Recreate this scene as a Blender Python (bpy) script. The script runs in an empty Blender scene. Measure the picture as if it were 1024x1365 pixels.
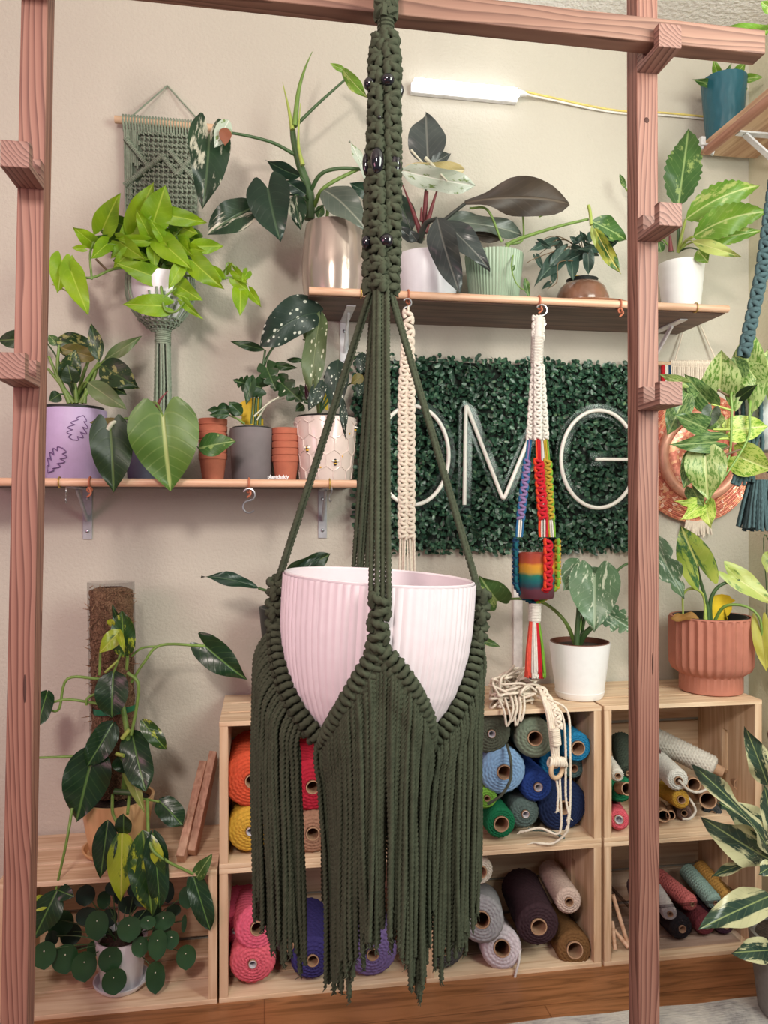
import bpy, math, random
import numpy as np
from mathutils import Vector, Matrix
random.seed(7); RNG = np.random.default_rng(7)
SC = bpy.context.scene; COL = SC.collection
PI = math.pi
# ---------------------------------------------------------------- camera frame
F = 1025.0; ALPHA = math.atan(F/6600.0); D = 1.97; H = 1.07
FW = Vector((math.sin(ALPHA), math.cos(ALPHA), 0)); RT = Vector((math.cos(ALPHA), -math.sin(ALPHA), 0)); UP = Vector((0,0,1))
CAM = Vector((0,-D,H))
def P(px, py, d):
    "point seen at (px,py) of the photograph, d metres in front of the back wall"
    r = FW + RT*((px-512)/F) + UP*((682.5-py)/F)
    return CAM + r*((D-d)/r.y)
def S(px, d): return (D-d)/(FW + RT*((px-512)/F)).y/F      # metres per pixel there
def X(px, d): return P(px, 682, d).x
def Z(py, px, d): return P(px, py, d).z
def lin(c):
    return tuple((v/12.92 if v <= .04045 else ((v+.055)/1.055)**2.4) for v in c)
def rgb(r, g, b): return lin((r/255, g/255, b/255)) + (1.0,)
# ---------------------------------------------------------------- materials
def new_mat(name):
    m = bpy.data.materials.new(name); m.use_nodes = True
    nt = m.node_tree; return m, nt, nt.nodes['Principled BSDF'], nt.nodes['Material Output']
def node(nt, t, ins=None, **kw):
    n = nt.nodes.new(t)
    for k, v in kw.items(): setattr(n, k, v)
    for k, v in (ins or {}).items():
        if isinstance(v, bpy.types.NodeSocket): nt.links.new(v, n.inputs[k])
        else: n.inputs[k].default_value = v
    return n
def ramp(nt, fac, stops):
    n = node(nt, 'ShaderNodeValToRGB', {0: fac}); e = n.color_ramp.elements
    while len(e) < len(stops): e.new(.5)
    for i, (p, c) in enumerate(stops): e[i].position = p; e[i].color = c
    return n.outputs[0]
def mixc(nt, fac, a, b):
    n = node(nt, 'ShaderNodeMix', data_type='RGBA')
    for k, v in ((0, fac), (6, a), (7, b)):
        if isinstance(v, bpy.types.NodeSocket): nt.links.new(v, n.inputs[k])
        else: n.inputs[k].default_value = v
    return n.outputs[2]
def math_(nt, op, a, b=0.0):
    return node(nt, 'ShaderNodeMath', {0: a, 1: b}, operation=op).outputs[0]
_pl = {}
def plain(name, c, rough=.6, noise=.06, scale=60, bump=0, bscale=200, metal=0, spec=.5, coat=0):
    "one colour with a slight mottling, optional fine bump"
    if name in _pl: return _pl[name]
    m, nt, b, o = new_mat(name); col = rgb(*c)
    tc = node(nt, 'ShaderNodeTexCoord').outputs['Object']
    nz = node(nt, 'ShaderNodeTexNoise', {'Vector': tc, 'Scale': scale, 'Detail': 3.0}).outputs[0]
    a = tuple(v*(1-noise*2) for v in col[:3])+(1,); e = tuple(min(1, v*(1+noise*2)) for v in col[:3])+(1,)
    nt.links.new(ramp(nt, nz, [(.3, a), (.7, e)]), b.inputs['Base Color'])
    b.inputs['Roughness'].default_value = rough; b.inputs['Metallic'].default_value = metal
    b.inputs['Specular IOR Level'].default_value = spec; b.inputs['Coat Weight'].default_value = coat
    b.inputs['Coat Roughness'].default_value = .08
    if bump:
        n2 = node(nt, 'ShaderNodeTexNoise', {'Vector': tc, 'Scale': bscale, 'Detail': 2.0}).outputs[0]
        bp = node(nt, 'ShaderNodeBump', {'Height': n2, 'Strength': bump, 'Distance': .002})
        nt.links.new(bp.outputs[0], b.inputs['Normal'])
    _pl[name] = m; return m
def wood(name, c1, c2, axis='x', rings=38, along=1.6, rough=.6, dark=None, knots=0.0):
    "sawn timber: long grain lines along one axis of the object"
    if name in _pl: return _pl[name]
    m, nt, b, o = new_mat(name)
    tc = node(nt, 'ShaderNodeTexCoord').outputs['Object']
    sc = {'x': (along, rings, rings), 'y': (rings, along, rings), 'z': (rings, rings, along)}[axis]
    mp = node(nt, 'ShaderNodeMapping', {'Vector': tc, 'Scale': sc}).outputs[0]
    n1 = node(nt, 'ShaderNodeTexNoise', {'Vector': mp, 'Scale': 1.0, 'Detail': 2.0, 'Distortion': .4}).outputs[0]
    st = math_(nt, 'PINGPONG', math_(nt, 'MULTIPLY', n1, 7.0), 1.0)
    sc2 = tuple(s*3.2 for s in sc)
    mp2 = node(nt, 'ShaderNodeMapping', {'Vector': tc, 'Scale': sc2}).outputs[0]
    n2 = node(nt, 'ShaderNodeTexNoise', {'Vector': mp2, 'Scale': 1.0, 'Detail': 4.0}).outputs[0]
    fac = math_(nt, 'ADD', math_(nt, 'MULTIPLY', st, .62), math_(nt, 'MULTIPLY', n2, .45))
    stops = [(.2, rgb(*c1)), (.85, rgb(*c2))]
    if dark: stops = [(.2, rgb(*c1)), (.68, rgb(*c2)), (.98, rgb(*dark))]
    colr = ramp(nt, fac, stops)
    if knots:
        v = node(nt, 'ShaderNodeTexVoronoi', {'Vector': tc, 'Scale': knots}).outputs['Distance']
        k = ramp(nt, v, [(.035, (1,1,1,1)), (.085, (0,0,0,1))])
        colr = mixc(nt, k, colr, rgb(*(dark or c2)))
    nt.links.new(colr, b.inputs['Base Color'])
    b.inputs['Roughness'].default_value = rough
    bp = node(nt, 'ShaderNodeBump', {'Height': n2, 'Strength': .25, 'Distance': .001})
    nt.links.new(bp.outputs[0], b.inputs['Normal'])
    _pl[name] = m; return m
def ringwood(name, c1, c2, c3, axis='z', dirn=(.8,.6), period=.0065, rough=.6):
    "sawn softwood: growth rings crossing the section, long straight lines on the faces"
    m, nt, b, o = new_mat(name); tc = node(nt, 'ShaderNodeTexCoord').outputs['Object']
    al = {'x': 0, 'y': 1, 'z': 2}[axis]; ot = [i for i in range(3) if i != al]
    dv = [0,0,0]; dv[ot[0]], dv[ot[1]] = dirn
    sc = [7,7,7]; sc[al] = .9
    wp = node(nt, 'ShaderNodeTexNoise', {'Vector': node(nt, 'ShaderNodeMapping', {'Vector': tc, 'Scale': sc}).outputs[0], 'Scale': 1.6, 'Detail': 2.0}).outputs[0]
    cd = node(nt, 'ShaderNodeVectorMath', {0: tc, 1: dv}, operation='DOT_PRODUCT').outputs['Value']
    co_ = math_(nt, 'ADD', math_(nt, 'MULTIPLY', cd, 1/period), math_(nt, 'MULTIPLY', wp, 9.0))
    fr_ = math_(nt, 'FRACT', co_)
    sf = [160,160,160]; sf[al] = 4
    fn = node(nt, 'ShaderNodeTexNoise', {'Vector': node(nt, 'ShaderNodeMapping', {'Vector': tc, 'Scale': sf}).outputs[0], 'Scale': 1.0, 'Detail': 3.0}).outputs[0]
    f2_ = math_(nt, 'ADD', fr_, math_(nt, 'MULTIPLY', math_(nt, 'SUBTRACT', fn, .5), .5))
    col = ramp(nt, f2_, [(.0, rgb(*c1)), (.55, rgb(*c2)), (.88, rgb(*c3)), (1.0, rgb(*c1))])
    big = node(nt, 'ShaderNodeTexNoise', {'Vector': tc, 'Scale': 3.0, 'Detail': 2.0}).outputs[0]
    hs = node(nt, 'ShaderNodeHueSaturation', {'Value': math_(nt, 'ADD', .78, math_(nt, 'MULTIPLY', big, .44)), 'Color': col})
    nt.links.new(hs.outputs[0], b.inputs['Base Color']); b.inputs['Roughness'].default_value = rough
    nt.links.new(node(nt, 'ShaderNodeBump', {'Height': fn, 'Strength': .2, 'Distance': .001}).outputs[0], b.inputs['Normal'])
    _pl[name] = m; return m
def leafmat(name, c1, c2, vein=None, var=None, vth=.55, vsc=14, vst=(1,1), dots=None, edge=None, rough=.38, trans=.22, vw=.035, dotsc=9, dotr=.3):
    "leaf: two greens, midrib and side veins from the leaf's own u/v, optional variegation, dots or pale margin"
    if name in _pl: return _pl[name]
    m, nt, b, o = new_mat(name)
    uv = node(nt, 'ShaderNodeUVMap').outputs[0]; tc = node(nt, 'ShaderNodeTexCoord').outputs['Object']
    sx = node(nt, 'ShaderNodeSeparateXYZ', {0: uv}); u, v = sx.outputs[0], sx.outputs[1]
    av = math_(nt, 'ABSOLUTE', math_(nt, 'SUBTRACT', v, .5))
    nz = node(nt, 'ShaderNodeTexNoise', {'Vector': tc, 'Scale': 16.0, 'Detail': 2.0}).outputs[0]
    col = ramp(nt, nz, [(.3, rgb(*c1)), (.72, rgb(*c2))])
    if var:
        mp = node(nt, 'ShaderNodeMapping', {'Vector': uv, 'Scale': (vst[0], vst[1], 1)}).outputs[0]
        off = node(nt, 'ShaderNodeVectorMath', {0: mp, 1: node(nt, 'ShaderNodeVectorMath', {0: tc, 'Scale': 3.0}, operation='SCALE').outputs[0]}, operation='ADD').outputs[0]
        n3 = node(nt, 'ShaderNodeTexNoise', {'Vector': off, 'Scale': vsc*.25, 'Detail': 5.0, 'Roughness': .65}).outputs[0]
        if edge:   # pale margin, dark centre, ragged border
            n3 = math_(nt, 'ADD', math_(nt, 'MULTIPLY', av, edge), math_(nt, 'SUBTRACT', n3, .5))
        col = mixc(nt, ramp(nt, n3, [(max(0, vth-.03), (0,0,0,1)), (vth+.03, (1,1,1,1))]), col, rgb(*var))
    if dots:
        mp = node(nt, 'ShaderNodeMapping', {'Vector': uv, 'Scale': (1.0, .62, 1)}).outputs[0]
        vo = node(nt, 'ShaderNodeTexVoronoi', {'Vector': mp, 'Scale': float(dotsc), 'Randomness': .8}).outputs['Distance']
        col = mixc(nt, ramp(nt, vo, [(dotr-.07, (1,1,1,1)), (dotr, (0,0,0,1))]), col, rgb(*dots))
    if vein:
        mid = ramp(nt, av, [(vw*.4, (1,1,1,1)), (vw, (0,0,0,1))])
        w = math_(nt, 'PINGPONG', math_(nt, 'SUBTRACT', math_(nt, 'MULTIPLY', u, 8.0), math_(nt, 'MULTIPLY', av, 5.0)), .5)
        sv = math_(nt, 'MULTIPLY', ramp(nt, w, [(.0, (1,1,1,1)), (.11, (0,0,0,1))]), .17)
        col = mixc(nt, math_(nt, 'MAXIMUM', mid, sv), col, rgb(*vein))
        bp = node(nt, 'ShaderNodeBump', {'Height': math_(nt, 'MAXIMUM', mid, sv), 'Strength': .35, 'Distance': .002}, invert=True)
        nt.links.new(bp.outputs[0], b.inputs['Normal'])
    nt.links.new(col, b.inputs['Base Color']); b.inputs['Roughness'].default_value = rough
    tr = node(nt, 'ShaderNodeBsdfTranslucent', {'Color': col})
    mx = node(nt, 'ShaderNodeMixShader', {0: trans, 1: b.outputs[0], 2: tr.outputs[0]})
    nt.links.new(mx.outputs[0], o.inputs['Surface'])
    _pl[name] = m; return m
def clear(name, tint=(235,240,240), gloss=.12):
    if name in _pl: return _pl[name]
    m, nt, b, o = new_mat(name)
    t = node(nt, 'ShaderNodeBsdfTransparent', {'Color': rgb(*tint)})
    g = node(nt, 'ShaderNodeBsdfGlossy', {'Color': (1,1,1,1), 'Roughness': .16})
    fr = math_(nt, 'POWER', node(nt, 'ShaderNodeLayerWeight', {'Blend': .5}).outputs['Facing'], 4.0)
    mx = node(nt, 'ShaderNodeMixShader', {0: math_(nt, 'ADD', math_(nt, 'MULTIPLY', fr, .16), gloss*.08), 1: t.outputs[0], 2: g.outputs[0]})
    nt.links.new(mx.outputs[0], o.inputs['Surface']); _pl[name] = m; return m
# ---------------------------------------------------------------- mesh builder
ORG = {}
SHAPES = {
 'heart': ([(0,.6),(.06,.82),(.15,.96),(.27,1),(.43,.93),(.6,.74),(.76,.47),(.89,.2),(1,0)], .26),
 'arrow': ([(0,.72),(.05,.82),(.15,.9),(.28,.92),(.42,.86),(.6,.66),(.78,.38),(.9,.16),(1,0)], .62),
 'ovate': ([(0,.02),(.05,.4),(.14,.72),(.28,.95),(.42,1),(.6,.88),(.78,.58),(.9,.28),(1,0)], 0),
 'oblong': ([(0,.15),(.05,.55),(.14,.85),(.3,1),(.55,1),(.75,.85),(.88,.55),(.96,.22),(1,0)], .06),
 'lance': ([(0,.02),(.1,.45),(.25,.85),(.42,1),(.62,.82),(.8,.48),(.92,.2),(1,0)], 0),
 'paddle': ([(0,.1),(.1,.2),(.2,.28),(.28,.55),(.38,.92),(.5,1),(.65,.93),(.82,.76),(.93,.5),(1,.08)], 0),
 'round': ([(0,.05),(.03,.36),(.1,.62),(.25,.88),(.48,1),(.7,.93),(.86,.7),(.95,.42),(1,.05)], 0),
}
class MB:
    def __init__(s): s.v=[]; s.q=[]; s.m=[]; s.u=[]; s.n=0
    def add(s, v, q, mat=0, uv=None):
        v = np.asarray(v, float).reshape(-1,3); q = np.asarray(q, np.int64)
        s.v.append(v); s.q.append((q + s.n)); s.m.append(np.full(len(q), mat)); s.n += len(v)
        s.u.append(np.zeros((len(v),2)) if uv is None else np.asarray(uv, float)); return s
    def box(s, c, size, rot=None, mat=0):
        hx, hy, hz = (k/2 for k in size)
        v = [Vector((x,y,z)) for x in (-hx,hx) for y in (-hy,hy) for z in (-hz,hz)]
        if rot is not None: v = [rot @ k for k in v]
        v = [k + Vector(c) for k in v]
        return s.add(v, [(0,1,3,2),(4,6,7,5),(0,4,5,1),(2,3,7,6),(0,2,6,4),(1,5,7,3)], mat)
    def bb(s, a, b, mat=0):
        a, b = Vector(a), Vector(b); return s.box((a+b)/2, [abs(k) for k in (b-a)], None, mat)
    def bar(s, a, b, w, h, side=None, mat=0):
        "square bar from a to b, w along side, h along the third axis"
        a, b = Vector(a), Vector(b); t = (b-a); L = t.length; t = t.normalized()
        sd = Vector(side) if side is not None else Vector((1,0,0)); sd = (sd - t*sd.dot(t)).normalized(); n = t.cross(sd)
        R = Matrix((sd, n, t)).transposed(); return s.box((a+b)/2, (w, h, L), R, mat)
    def grid(s, V, mat=0, closed_u=False, uv=None, flip=False):
        nr, nc = V.shape[:2]; i = np.arange(nr*nc).reshape(nr, nc)
        j = np.concatenate([i, i[:, :1]], 1) if closed_u else i
        q = np.stack([j[:-1,:-1], j[:-1,1:], j[1:,1:], j[1:,:-1]], -1).reshape(-1,4)
        if flip: q = q[:, ::-1]
        return s.add(V.reshape(-1,3), q, mat, None if uv is None else uv.reshape(-1,2))
    def tube(s, pts, r, n=8, mat=0, cap=True, twist=0, lobes=3, amp=.16, up=None, flat=1.0):
        p = np.array([tuple(k) for k in pts], float); N = len(p)
        t = np.gradient(p, axis=0); t /= np.linalg.norm(t, axis=1, keepdims=True)+1e-12
        a = np.array(up if up is not None else ((1,0,0) if abs(t[0][0]) < .8 else (0,1,0)), float)
        e1 = np.zeros_like(p); 
        for i in range(N):
            a = a - t[i]*a.dot(t[i]); a /= np.linalg.norm(a)+1e-12; e1[i] = a
        e2 = np.cross(t, e1)
        th = np.linspace(0, 2*PI, n, endpoint=False)
        R = np.full(N, r) if np.isscalar(r) else np.asarray(r, float)
        RR = R[:,None]*np.ones((1,n))
        if twist:
            sl = np.concatenate([[0], np.cumsum(np.linalg.norm(np.diff(p, axis=0), axis=1))])
            RR = RR*(1+amp*np.cos(lobes*th[None,:] - 2*PI*sl[:,None]/twist + random.uniform(0,6.28)))
        V = p[:,None,:] + RR[...,None]*(np.cos(th)[None,:,None]*e1[:,None,:] + flat*np.sin(th)[None,:,None]*e2[:,None,:])
        s.grid(V, mat, True)
        if cap:
            for k, fl in ((0, True), (N-1, False)):
                c = np.vstack([V[k], p[k][None]]); q = [(i, (i+1)%n, n, n) for i in range(n)]
                q = [(a_, b_, c_) for a_, b_, c_, _ in q]
                if fl: q = [x[::-1] for x in q]
                s.add(c, [(x[0], x[1], x[2], x[2]) for x in q], mat)
        return s
    def lathe(s, prof, c, n=40, mat=0, axis=None, rf=None, e1=None, capb=False):
        "prof: list of (r, h) from c along axis; rf(theta array, h) multiplies the radius"
        ax = Vector(axis).normalized() if axis is not None else Vector((0,0,1))
        a = Vector(e1) if e1 is not None else (Vector((1,0,0)) if abs(ax.x) < .8 else Vector((0,1,0)))
        a = (a - ax*a.dot(ax)).normalized(); b = ax.cross(a)
        th = np.linspace(0, 2*PI, n, endpoint=False)
        A, B, AX, C = (np.array(tuple(k)) for k in (a, b, ax, Vector(c)))
        rows = []
        for k, (r, h) in enumerate(prof):
            rr = r*np.ones(n)
            if rf is not None: rr = r*rf(th, k, h)
            rows.append(C + AX*h + rr[:,None]*(np.cos(th)[:,None]*A + np.sin(th)[:,None]*B))
        V = np.array(rows); s.grid(V, mat, True)
        if capb:
            cc = np.vstack([V[0], (C+AX*prof[0][1])[None]]); s.add(cc, [((i+1)%n, i, n, n) for i in range(n)], mat)
        return s
    def ball(s, c, r, mat=0, n=12, sq=(1,1,1), axis=None):
        pr = [(max(1e-5, math.sin(k*PI/8)), -math.cos(k*PI/8)) for k in range(9)]
        th = np.linspace(0, 2*PI, n, endpoint=False)
        V = np.array([[(q*math.cos(t)*sq[0]*r, q*math.sin(t)*sq[1]*r, h*sq[2]*r) for t in th] for q, h in pr])
        if axis is not None:
            M = np.array(Vector((0,0,1)).rotation_difference(Vector(axis)).to_matrix()); V = V @ M.T
        return s.grid(V + np.array(tuple(c)), mat, True)
    def ring(s, c, R, r, axis, n=14, k=6, mat=0, sq=1.0, arc=2*PI, e1=None, twist=0):
        ax = Vector(axis).normalized(); a = Vector(e1) if e1 is not None else ax.orthogonal()
        a = (a-ax*a.dot(ax)).normalized(); b = ax.cross(a)
        pts = [Vector(c)+a*(R*math.cos(arc*i/n))+b*(R*sq*math.sin(arc*i/n)) for i in range(n+1)]
        return s.tube(pts, r, k, mat, cap=arc < 6.2, up=tuple(ax), twist=twist)
    def leaf(s, b, t, hw, sh='heart', mat=0, roll=0, bul=.06, fold=.18, wave=.05, twistn=None, asym=0, serr=0, nlob=0, curl=0, arc=0):
        b, t = Vector(b), Vector(t); ax = t-b; L = ax.length; ax.normalize()
        c = (CAM-(b+t)/2).normalized(); n = c-ax*c.dot(ax)
        if n.length < .05: n = UP-ax*UP.dot(ax)
        n.normalize(); n = Matrix.Rotation(math.radians(roll), 3, ax) @ n; sd = ax.cross(n)
        prof, lobe = SHAPES[sh]; nu = 46 if nlob else 40 if serr else 16; nv = 11
        us = np.linspace(0,1,nu); us = us if (serr or nlob) else us**1.25
        w = np.interp(us, [p[0] for p in prof], [p[1] for p in prof])
        # soften the outline
        if not serr and not nlob: w[1:-1] = .25*w[:-2]+.5*w[1:-1]+.25*w[2:]
        vs = np.linspace(-1,1,nv)
        U, V = np.meshgrid(us, vs, indexing='ij'); W = np.repeat(w[:,None], nv, 1)
        if serr: W = W*(1+serr*np.abs(np.sin(U*PI*11+.4))*np.abs(V)-serr*.5)
        if nlob:
            k = np.abs(np.sin(PI*(U*nlob+.15)))**.55; W = W*(1-(1-k)*.68*np.clip((U-.1)*6,0,1)*np.clip((.93-U)*12,0,1))
        if asym: W = W*(1+asym*np.sign(V)*np.clip(1-U,0,1))
        av = np.abs(V); back = lobe*np.sin(av*2.25)*(1-U)**2.6*(1+asym*np.sign(V))
        if nlob: back = back - .12*av*U*(1-U)*2
        ph = (b.x*53+b.z*37) % 6.28
        nrm = fold*av*W*hw + bul*L*4*U*(1-U) + wave*L*av*np.sin(U*9+ph+V*1.5)*np.clip(U*3,0,1) - curl*hw*av**2*W
        lat = V*W*hw + arc*L*4*U*(1-U)
        pos = (np.array(tuple(b)) + (U-back)[...,None]*L*np.array(tuple(ax)) + lat[...,None]*np.array(tuple(sd)) + nrm[...,None]*np.array(tuple(n)))
        uv = np.stack([U, .5+.5*V*np.maximum(W,.25)], -1)
        return s.grid(pos, mat, uv=uv)
    def build(s, name, mats, parent=None, org=None, smooth=True, bevel=0, ang=.75):
        v = np.concatenate(s.v); q = np.concatenate(s.q); m = np.concatenate(s.m); u = np.concatenate(s.u)
        if parent is not None: o0 = ORG[parent.name]
        elif org is not None: o0 = Vector(org)
        else:
            lo, hi = v.min(0), v.max(0); o0 = Vector(((lo[0]+hi[0])/2, (lo[1]+hi[1])/2, lo[2]))
        me = bpy.data.meshes.new(name)
        fl = [tuple(x) if x[2] != x[3] else (x[0], x[1], x[2]) for x in q.tolist()]
        me.from_pydata((v-np.array(tuple(o0))).tolist(), [], fl)
        for k in (mats if isinstance(mats, (list, tuple)) else [mats]): me.materials.append(k)
        me.polygons.foreach_set('material_index', m.astype(np.int32))
        li = np.empty(len(me.loops), np.int32); me.loops.foreach_get('vertex_index', li)
        uvl = me.uv_layers.new(name='UVMap'); uvl.data.foreach_set('uv', u[li].astype(np.float32).ravel())
        if smooth:
            me.shade_smooth(); me.set_sharp_from_angle(angle=ang)
        o = bpy.data.objects.new(name, me); COL.objects.link(o)
        if parent is not None: o.parent = parent
        else: o.location = o0
        ORG[o.name] = o0
        if bevel:
            bv = o.modifiers.new('bevel', 'BEVEL'); bv.width = bevel; bv.segments = 2; bv.limit_method = 'ANGLE'
        return o
def tag(o, label=None, cat=None, group=None, kind=None):
    for k, v in (('label', label), ('category', cat), ('group', group), ('kind', kind)):
        if v: o[k] = v
    return o
def thing(name, label, cat, loc, group=None):
    o = bpy.data.objects.new(name, None); COL.objects.link(o); o.empty_display_size = .05
    o.location = Vector(loc); ORG[o.name] = Vector(loc); return tag(o, label, cat, group)
def bez(a, c, b, n=14):
    a, c, b = Vector(a), Vector(c), Vector(b)
    return [a*(1-t)**2 + c*2*t*(1-t) + b*t*t for t in (i/(n-1) for i in range(n))]
def spline(pts, n=8):
    "Catmull-Rom through the points"
    p = [Vector(k) for k in pts]; p = [p[0]*2-p[1]] + p + [p[-1]*2-p[-2]]; out = []
    for i in range(1, len(p)-2):
        for k in range(n):
            t = k/n; a, b, c, d = p[i-1], p[i], p[i+1], p[i+2]
            out.append(.5*((2*b) + (c-a)*t + (2*a-5*b+4*c-d)*t*t + (3*b-a-3*c+d)*t**3))
    out.append(p[-2]); return out
def resample(pts, step):
    p = np.array([tuple(k) for k in pts]); s = np.concatenate([[0], np.cumsum(np.linalg.norm(np.diff(p, axis=0), axis=1))])
    n = max(2, int(s[-1]/step)+1); q = np.linspace(0, s[-1], n)
    return [Vector(k) for k in np.stack([np.interp(q, s, p[:,i]) for i in range(3)], 1)]
def sennit(mb, path, w, step, side, mats=(0,0,0), t=None, r=None, tw=0):
    "flat chain of square knots: a bowed bar per half knot and bumps down both edges"
    pts = resample(path, step); t = t or w*.6; r = r or step*.42; sd0 = Vector(side)
    TB = (lambda q, rr, m_: mb.tube(resample(spline(q,5),.0014), rr, 9, m_, True, tw, 3, .22)) if tw else (lambda q, rr, m_: mb.tube(q, rr, 6, m_))
    for i, p in enumerate(pts):
        T = (pts[min(i+1, len(pts)-1)]-pts[max(i-1, 0)]).normalized(); sd = (sd0-T*sd0.dot(T)).normalized(); n = T.cross(sd)
        k = 1 if i % 2 else -1
        for fb in (1, -1):
            TB([p+sd*(-w*.9)+T*(k*step*.35), p+sd*(-w*.45)+n*(fb*t*.85)+T*(k*step*.15), p+n*(fb*t), p+sd*(w*.45)+n*(fb*t*.85)-T*(k*step*.15), p+sd*(w*.9)-T*(k*step*.35)], r, mats[0])
        e = p+sd*(k*w*.95); m_ = mats[1] if k < 0 else mats[2]
        TB([e-T*step*.75-sd*k*w*.2, e-T*step*.3+n*t*.2, e+T*step*.3+n*t*.2, e+T*step*.75-sd*k*w*.2], r*1.05, m_)
    return mb
def coil(mb, a, b, R, r, mat=0, n=12):
    a, b = Vector(a), Vector(b); L = (b-a).length; k = max(2, int(L/(2*r*.95))); T = (b-a).normalized()
    for i in range(k): mb.ring(a+T*(L*(i+.5)/k), R, r, T, n, 6, mat)
    return mb
# ================================================================ setting
def wallmat(name, c, bump=.5, scale=110, c2=None):
    m, nt, b, o = new_mat(name); tc = node(nt, 'ShaderNodeTexCoord').outputs['Object']
    n1 = node(nt, 'ShaderNodeTexNoise', {'Vector': tc, 'Scale': float(scale), 'Detail': 3.0, 'Roughness': .55}).outputs[0]
    h = ramp(nt, n1, [(.38, (0,0,0,1)), (.62, (1,1,1,1))])
    nt.links.new(node(nt, 'ShaderNodeBump', {'Height': h, 'Strength': bump, 'Distance': .004}).outputs[0], b.inputs['Normal'])
    n2 = node(nt, 'ShaderNodeTexNoise', {'Vector': tc, 'Scale': 1.5, 'Detail': 3.0}).outputs[0]
    nt.links.new(ramp(nt, n2, [(.3, rgb(*c)), (.7, rgb(*(c2 or [k-4 for k in c])))]), b.inputs['Base Color'])
    b.inputs['Roughness'].default_value = .75; return m
M_wall = wallmat('painted_wall', (197,191,178), .22, 120)
M_wallr = wallmat('daylit_side_wall', (220,217,192), .2, 120)  # wall colour lightened and yellowed: the side wall's daylight is put into it
M_ceil = wallmat('textured_ceiling', (242,240,236), .6, 75)
XR = X(998, 0.0); XL = -1.9; ZC = 2.385; YF = -2.6
o = MB().bb((XL,0,0), (XR+.1,.08,ZC)).build('wall_back', M_wall, org=(0,0,0), smooth=False); tag(o, kind='structure')
o = MB().bb((XR,-.62,0), (XR+.1,0,ZC)).build('wall_right', M_wallr, org=(0,0,0), smooth=False); tag(o, kind='structure')
o = MB().bb((XL,YF,ZC), (XR+.1,.08,ZC+.05)).build('ceiling', M_ceil, org=(0,0,0), smooth=False); tag(o, kind='structure')
# oak laminate floor
m, nt, b, out = new_mat('oak_laminate'); tc = node(nt, 'ShaderNodeTexCoord').outputs['Object']
mp = node(nt, 'ShaderNodeMapping', {'Vector': tc, 'Scale': (2.2, 26, 26)}).outputs[0]
n1 = node(nt, 'ShaderNodeTexNoise', {'Vector': mp, 'Scale': 1.0, 'Detail': 3.0, 'Distortion': .9}).outputs[0]
st = math_(nt, 'PINGPONG', math_(nt, 'MULTIPLY', n1, 9.0), 1.0)
br = node(nt, 'ShaderNodeTexBrick', {'Vector': tc, 'Scale': 1.0, 'Mortar Size': .0015, 'Brick Width': 1.2, 'Row Height': .125, 'Color1': (1,1,1,1), 'Color2': (.86,.86,.86,1), 'Mortar': (.55,.5,.46,1)})
col = ramp(nt, st, [(.1, rgb(160,108,70)), (.7, rgb(142,94,58)), (1, rgb(122,80,48))])
mul = node(nt, 'ShaderNodeMix', data_type='RGBA', blend_type='MULTIPLY'); mul.inputs[0].default_value = 1
nt.links.new(col, mul.inputs[6]); nt.links.new(br.outputs[0], mul.inputs[7]); nt.links.new(mul.outputs[2], b.inputs['Base Color'])
b.inputs['Roughness'].default_value = .42
o = MB().bb((XL,YF,-.05), (XR+.1,.08,0)).build('floor', m, org=(0,0,0), smooth=False); tag(o, kind='structure')
# white cable trunking down the wall
o = MB().bb((X(685,.012),-.012,.33), (X(697,.012),0,Z(735,690,0))).build('trim_1', plain('white_trunking',(226,224,222),.5), smooth=False, bevel=.002); tag(o, kind='structure')
# rug
m, nt, b, out = new_mat('woven_rug'); tc = node(nt, 'ShaderNodeTexCoord').outputs['Object']
n1 = node(nt, 'ShaderNodeTexNoise', {'Vector': tc, 'Scale': 9.0, 'Detail': 6.0, 'Roughness': .7, 'Distortion': .6}).outputs[0]
n2 = node(nt, 'ShaderNodeTexNoise', {'Vector': node(nt, 'ShaderNodeMapping', {'Vector': tc, 'Scale': (30,400,30)}).outputs[0], 'Scale': 1.0, 'Detail': 2.0}).outputs[0]
col = ramp(nt, math_(nt, 'ADD', math_(nt, 'MULTIPLY', n1, .8), math_(nt, 'MULTIPLY', n2, .25)), [(.3, rgb(92,88,90)), (.45, rgb(160,155,152)), (.6, rgb(190,184,176)), (.75, rgb(124,120,122))])
nt.links.new(col, b.inputs['Base Color']); b.inputs['Roughness'].default_value = .95
nt.links.new(node(nt, 'ShaderNodeBump', {'Height': n2, 'Strength': .6, 'Distance': .003}).outputs[0], b.inputs['Normal'])
g = np.zeros((30,40,3))
for i in range(30):
    for j in range(40): g[i,j] = (-.5+1.7*j/39, -.435-.95*i/29, .011+.0015*math.sin(j*1.3+i*.7))
rg = MB().grid(g, flip=True); rg.bb((-.5,-1.385,0),(1.2,-.435,.009)); 
tag(rg.build('floor_rug', m), 'pale grey woven area rug on the oak floor in front of the crates', 'rug')

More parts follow.
